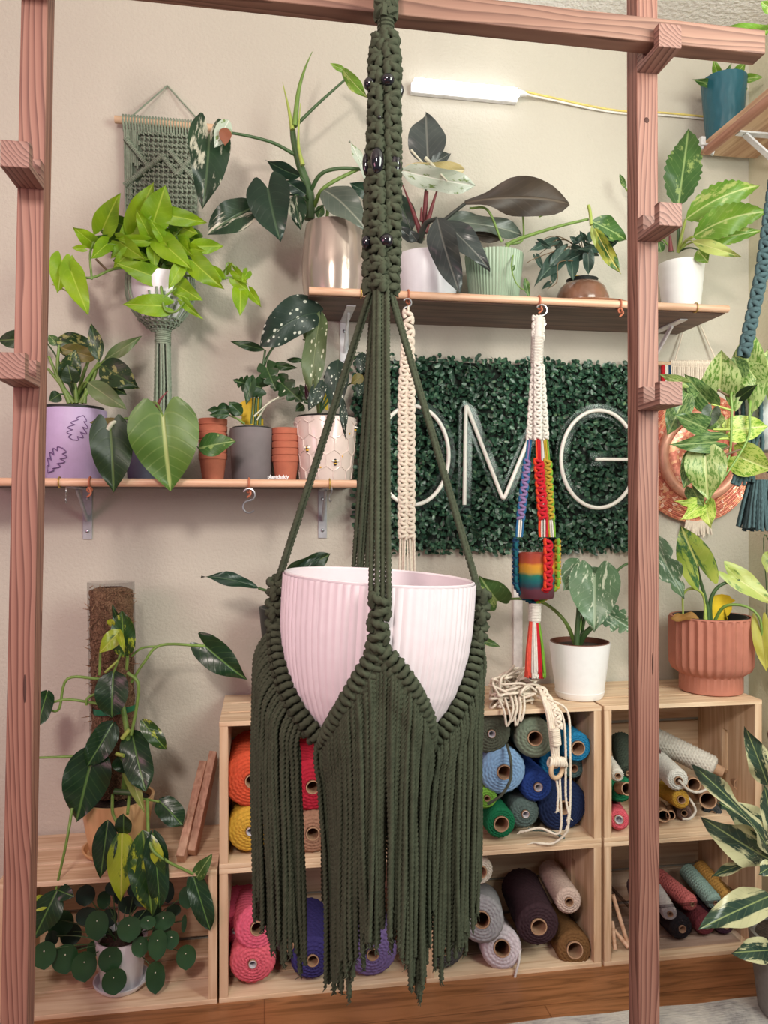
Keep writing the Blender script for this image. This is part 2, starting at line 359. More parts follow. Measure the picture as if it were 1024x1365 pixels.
# ---------------------------------------------------------------- lamps, daylight, world
W = bpy.data.worlds.new('world'); SC.world = W; W.use_nodes = True
bg = W.node_tree.nodes['Background']; bg.inputs[0].default_value = rgb(236,236,240); bg.inputs[1].default_value = .25
def area(name, loc, target, size, power, col, sy=None):
    l = bpy.data.lights.new(name, 'AREA'); l.energy = power; l.color = lin(tuple(c/255 for c in col)); l.size = size
    if sy: l.shape = 'RECTANGLE'; l.size_y = sy
    o = bpy.data.objects.new(name, l); COL.objects.link(o); o.location = loc
    o.rotation_euler = (Vector(target)-Vector(loc)).to_track_quat('-Z','Y').to_euler(); return o
area('ceiling_lamp_light', (-.45,-2.45,2.02), (-.1,0,1.0), .28, 29, (255,240,230))
area('window_daylight', (1.28,-1.75,1.75), (.75,0,1.25), 0.8, 38, (248,252,240), 1.1)
area('pink_left_light', (-1.8,-2.0,1.3), (-.2,-.4,.9), .8, 13, (255,178,200))  # unseen pink source at the left, for the pink tint on wall and pot
# ---------------------------------------------------------------- camera
cd = bpy.data.cameras.new('camera'); cd.sensor_fit = 'HORIZONTAL'; cd.sensor_width = 36; cd.lens = 36*F/1024; cd.clip_start = .05
co = bpy.data.objects.new('camera', cd); COL.objects.link(co); co.location = CAM; co.rotation_euler = (PI/2, 0, -ALPHA); SC.camera = co
SC.view_settings.view_transform = 'Standard'; SC.view_settings.look = 'None'; SC.view_settings.exposure = 0.0; SC.view_settings.gamma = 1.0

# ================================================================ wooden display frame
M_firz = ringwood('fir_upright', (152,110,95), (137,93,80), (98,58,49), 'z', (.85,.5), .0062)
M_firx = ringwood('fir_rail', (146,110,94), (130,94,80), (100,68,57), 'x', (.5,.85), .0085)
M_firy = ringwood('fir_block', (152,116,104), (136,98,87), (92,58,52), 'y', (.62,.78), .0068)
DF = .74
fr = thing('display_frame', 'reddish timber display frame with two tall uprights and notched rail blocks', 'wooden frame', (X(450,DF), -DF, 0))
def post(top, bot, pw):
    a, b = P(top[0],top[1],DF), P(bot[0],bot[1],DF); t = (a-b)/(a.z-b.z); w = .0385
    lo = b - t*b.z; hi = b + t*(2.1-b.z)
    mb = MB(); mb.bar(lo+Vector((0,w/2,0)), hi+Vector((0,w/2,0)), w, w, (1,0,0)); mb.build('upright', M_firz, fr, smooth=False, bevel=.002)
    return lambda z: (b+t*(z-b.z)).x
xl = post((46,0), (18,1365), 35); xr = post((863,0), (866,1365), 29)
def block(x, z):
    w, h, L = .0385, .038, .075; y0 = -DF
    prof = [(0,0),(L,0),(L,h),(L-.017,h),(L-.017,.010),(.02,.010),(.02,h),(0,h)]
    v = [(x-w/2, y0-a, z+b) for a, b in prof] + [(x+w/2, y0-a, z+b) for a, b in prof]; k = 8
    mb = MB(); mb.add(v, [(i, (i+1)%k, (i+1)%k+k, i+k) for i in range(k)])
    for o_, f in ((0, 1), (8, -1)):
        qs = [(0,1,4,5),(1,2,3,4),(0,5,6,7)]
        mb.add(v[o_:o_+8], [q[::f] for q in qs])
    mb.build('notched_block', M_firy, fr, smooth=False, bevel=.0015)
for z in (1.258, 1.558): block(xl(z), z)
for z in (1.243, 1.532, 1.820): block(xr(z), z)
block(xl(1.906), 1.906)
for (px, py, rx, rz) in ((33,918,.0022,.022),(862,160,.0045,.005),(870,885,.0014,.020),(880,1002,.0016,.004)):
    MB().ball(P(px,py,DF), 1, sq=(rx,.0012,rz), n=12).build('dark_knot', plain('dark_knot_wood',(70,42,36),.8), fr)
dr = DF+.020+.019
a = P(-40,-50,dr); b = P(1012,64,dr)
mb = MB().bar(a, b, .035, .04, (0,1,0)); tag(mb.build('timber_rail', M_firx, smooth=False, bevel=.002), 'reddish square timber rail lying across the notched blocks at the top', 'rail')

# ================================================================ wall light
a, b = P(549,110,.03), P(692,124,.03)
wl = thing('tube_light', 'glowing white tube light fixed on the beige wall above the top shelf', 'light', (a+b)/2)
m, nt, bs, out = new_mat('lit_tube'); bs.inputs['Base Color'].default_value = (1,1,1,1); bs.inputs['Emission Color'].default_value = (.93,.96,1,1); bs.inputs['Emission Strength'].default_value = 4.5
mb = MB(); ax = (b-a).normalized(); mb.bar(a+ax*.004, b-ax*.004, .021, .022, (0,0,1)); mb.build('diffuser', m, wl, bevel=.006)
mb = MB(); mb.bar(a+Vector((0,.02,-.004)), b+Vector((0,.02,-.004)), .028, .018, (0,0,1)); mb.build('housing', plain('white_plastic',(238,238,240),.4), wl, smooth=False, bevel=.003)
mb = MB(); mb.tube([b, b+ax*.02], [.010,.005], 10); mb.build('end_plug', plain('white_plastic',(238,238,240)), wl)
mb = MB()
cpts = [b+ax*.018, P(712,128,.02), P(740,134,.012), P(785,144,.008), P(830,151,.006), P(880,153,.006), P(935,158,.006), P(965,162,.006)]
cp = spline(cpts, 8)
mb.tube(cp, .0028, 6); mb.tube([p+Vector((0,-.0015,.0055)) for p in cp], .0026, 6, 1)
tag(mb.build('light_cable', [plain('cable_white',(232,230,224)), plain('cable_yellow',(226,206,120))]), 'thin white and yellow cable running along the wall from the tube light', 'cable')

# ================================================================ shelves
M_board = wood('walnut_board', (126,102,90), (104,82,72), 'x', 30, 2.0, .55, (84,66,58))
M_boardd = wood('grey_brown_board', (104,90,84), (84,72,66), 'x', 30, 2.0, .6, (70,60,56))
M_dowel = wood('pine_dowel', (226,188,160), (206,160,130), 'x', 60, 3.0, .5)
M_zinc = plain('zinc_steel', (190,194,200), .28, metal=1, noise=.03)
M_whitemet = plain('white_enamel', (228,230,234), .35)
M_greymet = plain('grey_enamel', (176,178,184), .4)
M_leather = plain('leather_cord', (176,104,76), .7)
M_brass = plain('brass_ring', (206,176,92), .35, metal=.8)
def bracket(sh, x, zb, dw, dl, m, arm=.11):
    mb = MB(); w = .022
    mb.bb((x-w/2,-.004,zb-dl), (x+w/2,0,zb)); mb.bb((x-w/2,-dw,zb-.004), (x+w/2,0,zb))
    mb.bar((x, -.004, zb-dl*.62), (x, -dw*.66, zb-.004), .006, .012, (1,0,0))
    br = mb.build('bracket', m, sh, smooth=False, bevel=.0015)
    for q in (.2, .84): MB().ball((x, -.005, zb-dl*q), .0045, sq=(1,.5,1)).build('screw', M_zinc, br)
def shelf(name, label, x0, x1, ztop, mb_, thick, depth, brk, m_br, dl):
    sh = thing(name, label, 'shelf', ((x0+x1)/2, 0, ztop-thick))
    MB().bb((x0,-depth,ztop-thick), (x1,0,ztop)).build('board', mb_, sh, smooth=False, bevel=.0015)
    MB().tube([(x0-.0,-depth-.009,ztop-.008), (x1+.002,-depth-.009,ztop-.008)], .009, 14).build('front_dowel', M_dowel, sh)
    for x in brk: bracket(sh, x, ztop-thick, depth*.75, dl, m_br)
    return sh
DS = .24
ZU = Z(387,540,DS)
su = shelf('plank_shelf', 'long brown upper wall shelf with a pale dowel along its front edge', X(412,.23), X(969,.23), ZU, M_board, .018, .222, (X(459,0), X(868,.0)), M_whitemet, .125)
ZLO = Z(639,300,DS)
sl = shelf('plank_shelf', 'lower left wall shelf with a pale dowel front carrying terracotta pots', X(-60,.23), X(474,.23), ZLO, M_boardd, .014, .222, (X(117,0), X(430,0)), M_greymet, .125)
def tie(px, d, z, m=M_leather, sh=None, r=.0022, knot=True):
    mb = MB(); x = X(px,d); mb.ring((x,-.222-.009,z-.008), .0115, r, (1,0,0), 14)
    if knot:
        mb.ring((x,-.222-.014,z-.024), .005, r, (0,1,.2), 10); mb.tube(spline([(x,-.24,z-.02),(x+.004,-.243,z-.032),(x-.004,-.24,z-.04)],4), r, 6)
    return mb
for px in (545, 720, 828): tie(px,.24,ZU).build('leather_tie', M_leather, su)
for px in (482, 930): tie(px,.24,ZU,M_brass,r=.0015,knot=False).build('brass_ring', M_brass, su)
for px in (119, 332): tie(px,.24,ZLO).build('leather_tie', M_leather, sl)
for px in (78, 440): tie(px,.24,ZLO,M_brass,r=.0015,knot=False).build('brass_ring', M_brass, sl)
def shook(px, py0, py1, d, label, flip=1, edge=False, r=.0022):
    a, b = P(px,py0,d), P(px,py1,d); h = a.z-b.z; c = (a+b)/2; R = h/4*.98
    sx = Vector((.25,-.9,0)).normalized() if edge else RT*flip
    pts = [c+UP*R+sx*(R*math.cos(t))+UP*(R*math.sin(t)) for t in (math.radians(150-i*240/14) for i in range(15))]
    pts += [c-UP*R+sx*(R*math.cos(t))+UP*(R*math.sin(t)) for t in (math.radians(90+i*235/14) for i in range(1,15))]
    mb = MB().tube(pts, r, 8)
    return tag(mb.build('s_hook', M_zinc), label, 'hook', None)
shook(332, 651, 684, .245, 'silver S hook hanging by a leather tie under the lower shelf middle', 1)
shook(88, 650, 670, .235, 'small edge-on S hook under the lower shelf behind the left upright', 1, True, .0014)
shook(441, 648, 669, .235, 'thin S hook on a brass ring beside the right bracket of the lower shelf', 1, True, .0014)
shook(543, 398, 420, .245, 'S hook holding the narrow cream macrame hanger on the upper shelf', 1)
shook(722, 406, 435, .245, 'S hook holding the rainbow macrame hanger on the upper shelf', 1)
# ================================================================ crates
M_pine = wood('pine_board', (228,202,172), (212,180,148), 'x', 34, 2.0, .6, (190,152,120), 5)
M_pinez = wood('pine_end', (224,196,166), (204,170,138), 'z', 34, 2.0, .6, (186,148,116))
def crate(px0, px1, z0, z1, label, dfront=.26, x0=None, x1=None):
    x0 = X(px0,dfront)+.001 if x0 is None else x0; x1 = X(px1,dfront)-.001 if x1 is None else x1
    t = thing('wooden_crate', label, 'crate', ((x0+x1)/2, -dfront/2, z0), 'pine crates stacked on their sides')
    d1 = .012; e = .018
    for sgn, xa in ((1, x0), (-1, x1)):           # solid ends with a hand slot
        mb = MB(); a, b = (xa, xa+sgn*e); lo, hi = min(a,b), max(a,b); zc = (z0+z1)/2; yc = -(dfront+d1)/2; sh, sw = .055, .013
        mb.bb((lo,-dfront,z0+.0), (hi,yc-sw,z1)); mb.bb((lo,yc+sw,z0), (hi,-d1,z1))
        mb.bb((lo,yc-sw,zc+sh), (hi,yc+sw,z1)); mb.bb((lo,yc-sw,z0), (hi,yc+sw,zc-sh))
        mb.build('end_board', M_pinez, t, smooth=False)
    th = .010; W3 = (dfront-d1-.012)/3
    for zb in (z0, z1-th):                         # slats, three to a side, laid over the ends
        for k in range(3):
            y = -dfront-.0008+k*(W3+.006)
            MB().bb((x0-.0006,y,zb-(.0006 if zb == z0 else 0)), (x1+.0006,y+W3,zb+th+(0 if zb == z0 else .0006))).build('slat', M_pine, t, smooth=False, bevel=.001)
    hh = (z1-z0-2*th); ws = (hh-.03)/3
    for k in range(3):
        zz = z0+th+.006+k*(ws+.009)
        MB().bb((x0+.002,-d1,zz), (x1-.002,-.002,zz+ws)).build('back_slat', M_pine, t, smooth=False, bevel=.001)
    return t, x0, x1, z0, z1
ZA, ZB = .2905, .612
CR = {}
xA0 = X(290,.26)-.452
CR['bl'] = crate(0, 290, 0, ZA, 'pine crate on the floor at the left holding the coin-leaf plant', x0=xA0)
CR['bm'] = crate(292, 566, 0, ZA, 'pine crate on the floor holding the pink, navy and purple cord spools')
CR['bn'] = crate(568, 802, 0, ZA, 'pine crate on the floor holding the dark plum, grey and brown cord spools')
CR['br'] = crate(805, 1016, 0, ZA, 'pine crate on the floor at the right holding the clear plastic bin')
CR['tm'] = crate(292, 566, ZA+.0015, ZB, 'upper pine crate holding the orange, yellow and red cord spools')
CR['tn'] = crate(568, 802, ZA+.0015, ZB, 'upper pine crate holding the blue and green cord spools')
CR['tr'] = crate(805, 1016, ZA+.0015, ZB, 'upper pine crate at the right under the fluted terracotta pot')
# leaning boards between the left crate and the orange spools
M_bd = wood('pinkish_board', (196,156,132), (176,132,110), 'z', 40, 2.0, .6, (154,108,88))
for (b_, t_, lab) in (((256,1142,.185),(285,1008,.03),'pinkish board leaning on the left crate, farther from the wall plant pot'), ((241,1140,.215),(272,1022,.05),'pinkish board leaning on the left crate, nearest the moss pole plant')):
    a, b = P(*b_), P(*t_); a.z = ZA+.004
    mb = MB().bar(a, b, .018, .06, (1,.0,0)); tag(mb.build('leaning_board', M_bd, smooth=False, bevel=.0015), lab, 'board')

# ================================================================ cord spools
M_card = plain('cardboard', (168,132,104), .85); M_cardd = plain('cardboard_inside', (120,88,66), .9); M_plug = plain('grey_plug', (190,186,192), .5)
def cordmat(c):
    g_ = sum(c)/3; c = [int((v*.88+g_*.12)*.93) for v in c]
    return plain('cord_%02x%02x%02x' % tuple(c), c, .85, .07, 160, .35, 900, spec=.2)
def spool(px, py, r, dfr, c, label, rc=9, back=None, L=.19, group='cord spools in the crates', plug=False, proud=0):
    "front centre and radius in pixels at dfr; back: pixel of the far end at depth dfr-L (default straight into the crate)"
    k = S(px, dfr); A = P(px, py, dfr); R = r*k; rc = rc*k
    Bk = P(back[0], back[1], dfr-L) if back else A+Vector((0,L,0))
    ax = (A-Bk).normalized(); L = (A-Bk).length
    t = thing('cord_spool', label, 'spool', A-ax*L*.5-UP*R, group)
    n = 84; pr = []; cs = .0068; ms = 20
    K = max(3, int((R-rc)/cs)); dome = min(.012, (R-rc)*.28)
    for i in range(K*4+1):
        q = i/(K*4); rr = rc + (R-rc)*q; pr.append((rr, -dome*q**2.2, q*K, rr))
    J = max(6, int(L/(cs*1.15))); hs = -dome
    for i in range(1, J*3+1): pr.append((R, hs-(L-dome)*i/(J*3), K+i/3, R))
    def rf(th, i, h):
        q = pr[i][2]; f = .0014*(abs(math.sin(PI*q))*1.0) + .00075*np.cos(ms*th+2*PI*q*1.0+(q//1)*1.7)
        return 1 + (f if i > K*4 else f*.6)/max(pr[i][3], .004)
    mb = MB()
    th = np.linspace(0, 2*PI, n, endpoint=False); e = ax.cross(UP).normalized(); f2 = e.cross(ax)
    E, F2, AX, C = (np.array(tuple(v)) for v in (e, f2, ax, A)); rows = []
    for i, (rr, h, q, _) in enumerate(pr):
        wob = 1 + .006*np.sin(3*th+q*.7)
        bump = .0024*abs(math.sin(PI*q)) + .0013*np.cos(ms*th - 2*PI*q + math.floor(q)*2.1)
        if i <= K*4: rad = rr*np.ones(n)*wob + .0009*np.sin(th*2+q*.3); hh = h + bump
        else: rad = rr*wob + bump; hh = h*np.ones(n)
        rows.append(C + AX*(hh*np.ones(n))[:,None] + rad[:,None]*(np.cos(th)[:,None]*E + np.sin(th)[:,None]*F2))
    V = np.array(rows); mb.grid(V, 0, True, flip=True)
    mb.build('cord', cordmat(c), t, ang=3.0)
    ri = rc*.86; mb = MB()
    out = .004+proud
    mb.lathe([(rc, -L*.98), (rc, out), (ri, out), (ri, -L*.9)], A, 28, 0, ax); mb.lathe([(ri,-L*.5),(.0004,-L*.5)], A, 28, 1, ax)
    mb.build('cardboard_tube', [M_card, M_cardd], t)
    if plug: MB().lathe([(rc*.94,.003),(rc*.8,.006),(rc*.6,.002),(rc*.55,-.02),(.0004,-.02)], A, 24, 0, ax).build('plug', M_plug, t)
    return t
d = .245
# top, behind the fringe on the left
spool(336,1041,36,d,(226,84,50),'orange-red cord spool at the left end of the upper crate, above the yellow one',9)
spool(334,1108,29,d,(218,168,52),'yellow cord spool below the orange-red one in the upper crate',6,plug=True)
spool(417,1049,33,d,(190,28,52),'crimson cord spool seen in the gap of the green fringe',9)
spool(417,1111,27,d,(170,122,96),'tan cord spool below the crimson one in the gap of the green fringe',9)
spool(376,1112,25,d,(222,112,54),'orange cord spool mostly behind the fringe, beside the tan one',7)
spool(378,1044,22,d-.02,(220,176,60),'golden cord spool mostly behind the fringe, beside the crimson one',6)
# top middle right
spool(655,978,27,d,(92,96,80),'dark olive cord spool at the top next to the green fringe',5.5,plug=True)
spool(713,984,25,d+.008,(124,136,116),'sage green cord spool under the pile of cream rope',10,back=(695,968))
spool(672,1029,30,d,(136,176,220),'light blue cord spool under the sage and olive ones',10)
spool(717,1049,20,d,(36,66,148),'royal blue cord spool right of the light blue one',6,plug=True)
spool(770,997,18.5,d,(24,122,172),'bright blue cord spool touching the right end of its crate',9.5)
spool(740,1018,19,d-.06,(22,106,156),'cerulean cord spool half hidden behind the wooden ring',6,L=.13)
spool(765,1024,14,d-.05,(92,124,124),'grey-teal cord spool just under the bright blue one',5,L=.14)
spool(649,1064,14,d-.01,(132,192,66),'lime green cord spool peeping out beside the green fringe',4)
spool(668,1098,19,d+.004,(20,118,74),'emerald green cord spool on the crate bottom beside the green fringe',10.5)
spool(700,1085,19.5,d-.01,(92,110,106),'slate green cord spool between the emerald and the navy ones',5.2,plug=True)
spool(752,1076,33,d-.03,(28,42,84),'large navy cord spool at the right of the crate bottom',9,L=.16)
# top right
spool(838,1030,13,.16,(62,74,62),'dark green cord spool lying behind the right upright',4,back=(826,985),L=.1)
spool(823.5,1034,7.5,.235,(222,216,204),'small white cord spool on the green one, left of the right upright',4,back=(806,1008),L=.12)
spool(826,1050,17,.16,(24,122,80),'green cord spool with a protruding cardboard tube behind the right upright',8,back=(814,1048),L=.1,proud=.085)
spool(825,1092.5,12,.245,(232,92,108),'coral pink cord spool on the crate bottom by the right upright',6,plug=True,back=(817,1078))
spool(952,1024,14,.165,(214,206,194),'long cream cord bobbin lying aslant on the pile right of the upright',7,back=(868,982),L=.10,proud=.02)
spool(904,1040.5,13.5,.235,(226,222,214),'white cord bobbin end-on above the mustard one',5.5,back=(872,1010),L=.16)
spool(908,1066,10.5,.235,(206,156,52),'mustard cord bobbin under the white one',5,back=(884,1052),L=.15)
spool(912,1084,9,.20,(122,92,82),'brown cord bobbin on the crate bottom under the mustard one',4,back=(905,1070),L=.12)
spool(950,1085,11,.16,(70,72,76),'charcoal cord bobbin on the crate bottom among the empty tubes',4,back=(945,1075),L=.1)
spool(972,1078,9,.15,(92,122,106),'dull green cord bobbin on the crate bottom far right',3,back=(962,1070),L=.1)
def ctube(px, py, r, dfr, back, label, L=.15):
    k = S(px,dfr); A = P(px,py,dfr); Bk = P(back[0],back[1],dfr-L); ax = (A-Bk).normalized(); R = r*k; L = (A-Bk).length
    mb = MB().lathe([(R*.86,-L),(R,-L),(R,0),(R*.84,0),(R*.84,-L*.95),(.0005,-L*.95)], A, 28, 0, ax, capb=True)
    tag(mb.build('cardboard_tube', M_card), label, 'tube', 'empty cardboard tubes in the right crate')
ctube(987.5,1046,9,.19,(962,1018),'empty cardboard tube farthest right in the upper right crate')
ctube(925,1046,9,.22,(905,1035),'empty cardboard tube just right of the white bobbin')
ctube(944,1067,11,.215,(930,1050),'wide empty cardboard tube low in the middle of the right crate')
ctube(885,1088,8,.235,(880,1075),'empty cardboard tube on the crate bottom touching the right upright')
ctube(894,1087,6,.23,(892,1078),'narrow grey-ended cardboard tube beside the mustard bobbin')
mb = MB(); z = P(920,1090,.2).z
mb.tube(spline([P(905,1040,.24),P(918,1053,.245),P(932,1056,.245),P(946,1050,.243),P(955,1046,.24)],6), .0032, 8, 0, twist=.008)
mb.tube(spline([P(914,1058,.22),P(924,1072,.235),P(927,1082,.238),P(920,1091,.238),P(910,1092,.24)],6), .003, 8, 0, twist=.008)
tag(mb.build('loose_cord', cordmat((216,206,194))), 'loose cream cord looping over the empty tubes in the right crate', 'cord')
# bottom left of the fringe
spool(313,1240,20,d-.05,(222,76,112),'deep pink cord spool at the far left, half hidden by the other pinks',4,plug=True,L=.14)
spool(343,1237.5,27,d,(232,92,122),'pink cord spool with a dark open core, above the lowest pink one',9,back=(330,1206))
spool(337,1284.5,29,d+.006,(236,96,116),'pink cord spool on the crate bottom with a grey plugged core',5.8,plug=True)
spool(417,1280,27,d,(58,50,116),'dark violet-blue cord spool seen between the two long fringe points',8)
spool(497,1272,32,d,(124,104,164),'lavender purple cord spool behind the middle of the green fringe',8)
spool(384,1260,14,d-.02,(80,64,66),'dark brown cord spool behind the thin fringe ends',8)
# bottom right of the fringe
spool(594,1234,24,d-.01,(222,210,212),'white cord spool behind the right fringe tip, above the charcoal one',5)
spool(594,1268,25,d,(84,82,84),'charcoal cord spool on the crate bottom behind the right fringe tip',5)
spool(642,1226,28,d+.004,(166,164,168),'light grey cord spool right beside the green fringe',11,back=(640,1205))
spool(640,1162,17,d-.01,(222,208,194),'cream cord spool on top of the grey one, mostly behind the fringe',9)
spool(669,1264,25.5,d,(220,204,212),'pale lilac-white cord spool on the crate bottom beside the grey one',11,back=(655,1240))
t_plum = spool(718,1235,27,d+.006,(62,40,48),'dark plum cord spool in the middle of its crate',11,back=(694,1182))
spool(758.6,1202,16,d,(206,180,166),'small beige cord spool resting on the plum and brown ones',5.5,back=(733,1162))
spool(766,1266,22,d,(124,84,46),'brown cord spool on the crate bottom at the right end',11,back=(738,1226))
mb = MB().tube(spline([P(693,1265,.243),P(692,1280,.262),P(688,1296,.268),P(684,1312,.268)],6), .0028, 8, twist=.008)
tag(mb.build('loose_cord', cordmat((226,216,214))), 'loose white cord end hanging over the crate edge below the lilac-white spool', 'cord')
mb = MB().tube(spline([P(676,992,.25),P(681,1015,.275),P(680,1040,.282),P(668,1060,.28),P(650,1072,.265)],6), .0032, 8, twist=.008)
tag(mb.build('loose_cord', cordmat((88,92,78))), 'olive cord end trailing across the light blue spool', 'cord')
mb = MB().tube(spline([P(704,1106,.24),P(725,1107,.245),P(742,1112,.25),P(752,1118,.25)],6), .0035, 8, twist=.008)
tag(mb.build('loose_cord', cordmat((96,112,106))), 'slate green cord end lying on the crate bottom below the slate spool', 'cord')

# ================================================================ clear bin with bobbins and the dowels
zf = .012
bx0, bx1 = X(842,.235), X(988,.235); by0, by1 = -.235, -.03
bz1 = Z(1205,910,.235)
bn = thing('plastic_bin', 'clear plastic bin full of small cord bobbins in the lower right crate', 'bin', ((bx0+bx1)/2, -.13, zf))
mb = MB(); w = .002
zb = zf
mb.bb((bx0,by0,zb),(bx1,by1,zb+w)); mb.bb((bx0,by0,zb),(bx1,by0+w,bz1)); mb.bb((bx0,by1-w,zb),(bx1,by1,bz1+.02)); mb.bb((bx0,by0,zb),(bx0+w,by1,bz1)); mb.bb((bx1-w,by0,zb),(bx1,by1,bz1))
mb.build('tub', clear('clear_plastic',(247,246,248)), bn, smooth=False)
mb = MB(); zr = bz1
mb.bb((bx0-.006,by0-.007,zr-.003),(bx1+.006,by0,zr+.003)); mb.bb((bx0-.006,by0,zr-.003),(bx0,by1,zr+.003)); mb.bb((bx1,by0,zr-.003),(bx1+.006,by1,zr+.003))
mb.build('rim', clear('clear_plastic_rim', (215,212,214), .3), bn, smooth=False, bevel=.001)
for (px,py,r,dd,c,lab,rc,bk) in (
 (922,1205,10,.20,(206,104,102),'salmon pink bobbin in the clear bin',3,(878,1168)), (953,1203,10,.19,(140,170,160),'mint green bobbin in the clear bin',3,(915,1160)),
 (970,1197,9,.18,(196,144,66),'mustard bobbin in the clear bin, far right',3,(932,1155)), (893,1218,9,.215,(206,196,194),'white bobbin in the clear bin, front left',4,(870,1180)),
 (909,1238,15,.215,(34,32,36),'black bobbin at the bottom of the clear bin',5,None), (942,1234,13,.21,(120,50,56),'dark red bobbin at the bottom of the clear bin',4,None),
 (968,1234,12,.21,(70,40,60),'dark purple bobbin at the bottom of the clear bin',4,None), (860,1215,14,.2,(108,84,92),'dusky mauve bobbin at the left of the clear bin',4,(850,1180))):
    spool(px,py,r,dd,c,lab,rc,back=bk,L=.12,group='bobbins in the clear bin')
for (a, b, lab) in (((817,1193,.20),(838,1262,.225),'pale wooden dowel leaning steeply beside the clear bin'), ((816,1228,.21),(820,1266,.235),'short pale wooden dowel standing against the crate end'), ((817,1238,.2),(838,1263,.238),'pale wooden dowel lying lowest beside the clear bin')):
    A, B = P(*a), P(*b); B.z = max(B.z, .016)
    tag(MB().tube([A,B], .005, 10).build('wooden_dowel', M_dowel), lab, 'dowel', 'dowels in the lower right crate')
# ================================================================ the green macrame hanger with the white pot
M_olive = plain('olive_cord', (70,75,60), .9, .08, 90, .5, 1100, spec=.15)
M_black = plain('black_bead', (20,18,26), .12, .02, spec=.6, coat=.5)
DP = .825
pc = P(506, 770, DP); kx = S(506, DP)
tilt = math.radians(3.6); AX = Vector((RT*math.sin(tilt)*-1*-1 + UP*math.cos(tilt))); AX.normalize()
AX = (UP*math.cos(tilt) + RT*math.sin(tilt)).normalized()            # rim falls to the right
PR = [(0,.126),(.30,.126),(.60,.1255),(.90,.123),(1.15,.119),(1.40,.113),(1.65,.103),(1.85,.091),(2.05,.075),(2.2,.058),(2.28,.045)]
PR = [(-h*100*kx, r*1000*kx) for h, r in PR]
def prad(h): return float(np.interp(h, [p[0] for p in PR][::-1], [p[1] for p in PR][::-1]))
E1 = (RT - AX*RT.dot(AX)).normalized(); E2 = AX.cross(E1)            # E2 points away from the camera
if E2.dot(FW) < 0: E2 = -E2
def ponp(ang, h, off=0):
    "point on the pot; ang 0 faces the camera, +90 right"
    a = math.radians(ang); return pc + AX*h + (E1*math.sin(a) - E2*math.cos(a))*(prad(h)+off)
hp = thing('plant_pot', 'large white ribbed pot hanging empty in the dark green macrame hanger', 'pot', pc+AX*PR[-1][0])
nn = 320
rib = lambda th, k, h: 1+.018*np.abs(np.sin(th*38))
hs = np.linspace(0, PR[-1][0], 40)
prof = [(prad(h), h) for h in hs]
mb = MB(); mb.lathe(prof, pc, nn, 0, AX, rf=rib); mb.lathe([(prad(hs[-1]),hs[-1]),(.001,hs[-1])], pc, nn, 0, AX)
mb.lathe([(prad(0),0),(prad(0)*1.002,.0025),(prad(0)*.985,.0035),(prad(0)*.965,.001)]+[(prad(h)*.965, h) for h in hs[1:-2]]+[(.001,hs[-3])], pc, 160, 0, AX)
M_pot = plain('white_ribbed_plastic', (226,213,219), .35, .01)
mb.build('pot_body', M_pot, hp)
# --- hanger
hg = thing('macrame_hanger', 'dark olive green macrame plant hanger with black beads and long fringe, hung from the ceiling', 'plant hanger', P(508,390,DP))
DH = DP
def colpt(y): return P(515+(508-515)*(y/385.0), y, DH)
side = RT
mb = MB()
tw = dict(twist=.0065, lobes=3, amp=.18)
top = Vector((colpt(0).x+.002, colpt(0).y, ZC-.03))
mb.tube([colpt(2), (colpt(0)+top)/2, top], .009, 12, 0, twist=.02); mb.ring(top+UP*.012, .012, .003, (1,0,0), 16, 8)
mb.build('hanging_cord', M_olive, hg)
mb = MB(); 
for a in (45,135,225,315):
    v = RT*math.cos(math.radians(a))*.010 + FW*math.sin(math.radians(a))*.010
    sennit(mb, [colpt(-14)+v, colpt(19)+v], .008, .012, RT.cross(v).normalized() if False else (UP.cross(v)).normalized(), r=.0055)
mb.build('top_braid', M_olive, hg)
mb = MB(); coil(mb, colpt(18), colpt(54), .0105, .0028); mb.tube([colpt(16), colpt(56)], .0105, 14); mb.build('wrapped_neck', M_olive, hg)
mb = MB(); ys = np.linspace(54, 384, 30)
for j, a in enumerate((30, 120, 210, 300)):
    pts = []
    for y in ys:
        aa = math.radians(a + (y-54)*.16); rr = .0135 if y > 85 else .009+.0045*(y-54)/31
        rr *= 1.0 + .14*math.sin((y-54)/330*PI)
        pts.append(colpt(y) + RT*math.cos(aa)*rr*1.1 + FW*math.sin(aa)*rr)
    v = (pts[5]-colpt(ys[5])); sennit(mb, pts, .0098, .0125, UP.cross(v).normalized(), r=.0058, t=.0085, tw=.009)
mb.tube([colpt(56), colpt(384)], .009, 10)
mb.build('braided_column', M_olive, hg, ang=3)
for (px, py, w, h, f) in ((493,112,8.2,9,-.008),(517,107,9,8.5,-.022),(533,120,5.5,9,.0),(503,214,9,17.5,-.024),(527,219,8,17.5,-.014),(488,218,5,14,.002),(506,156,2.5,2.5,-.024),(489,323,7.5,9,-.008),(515,321,9.5,9.5,-.022),(530,326,5,9.5,.0)):
    c = P(px, py, DH-f); k = S(px, DH)
    MB().ball(c, 1, sq=(w*k, w*k, h*k), n=20).build('bead', M_black, hg)
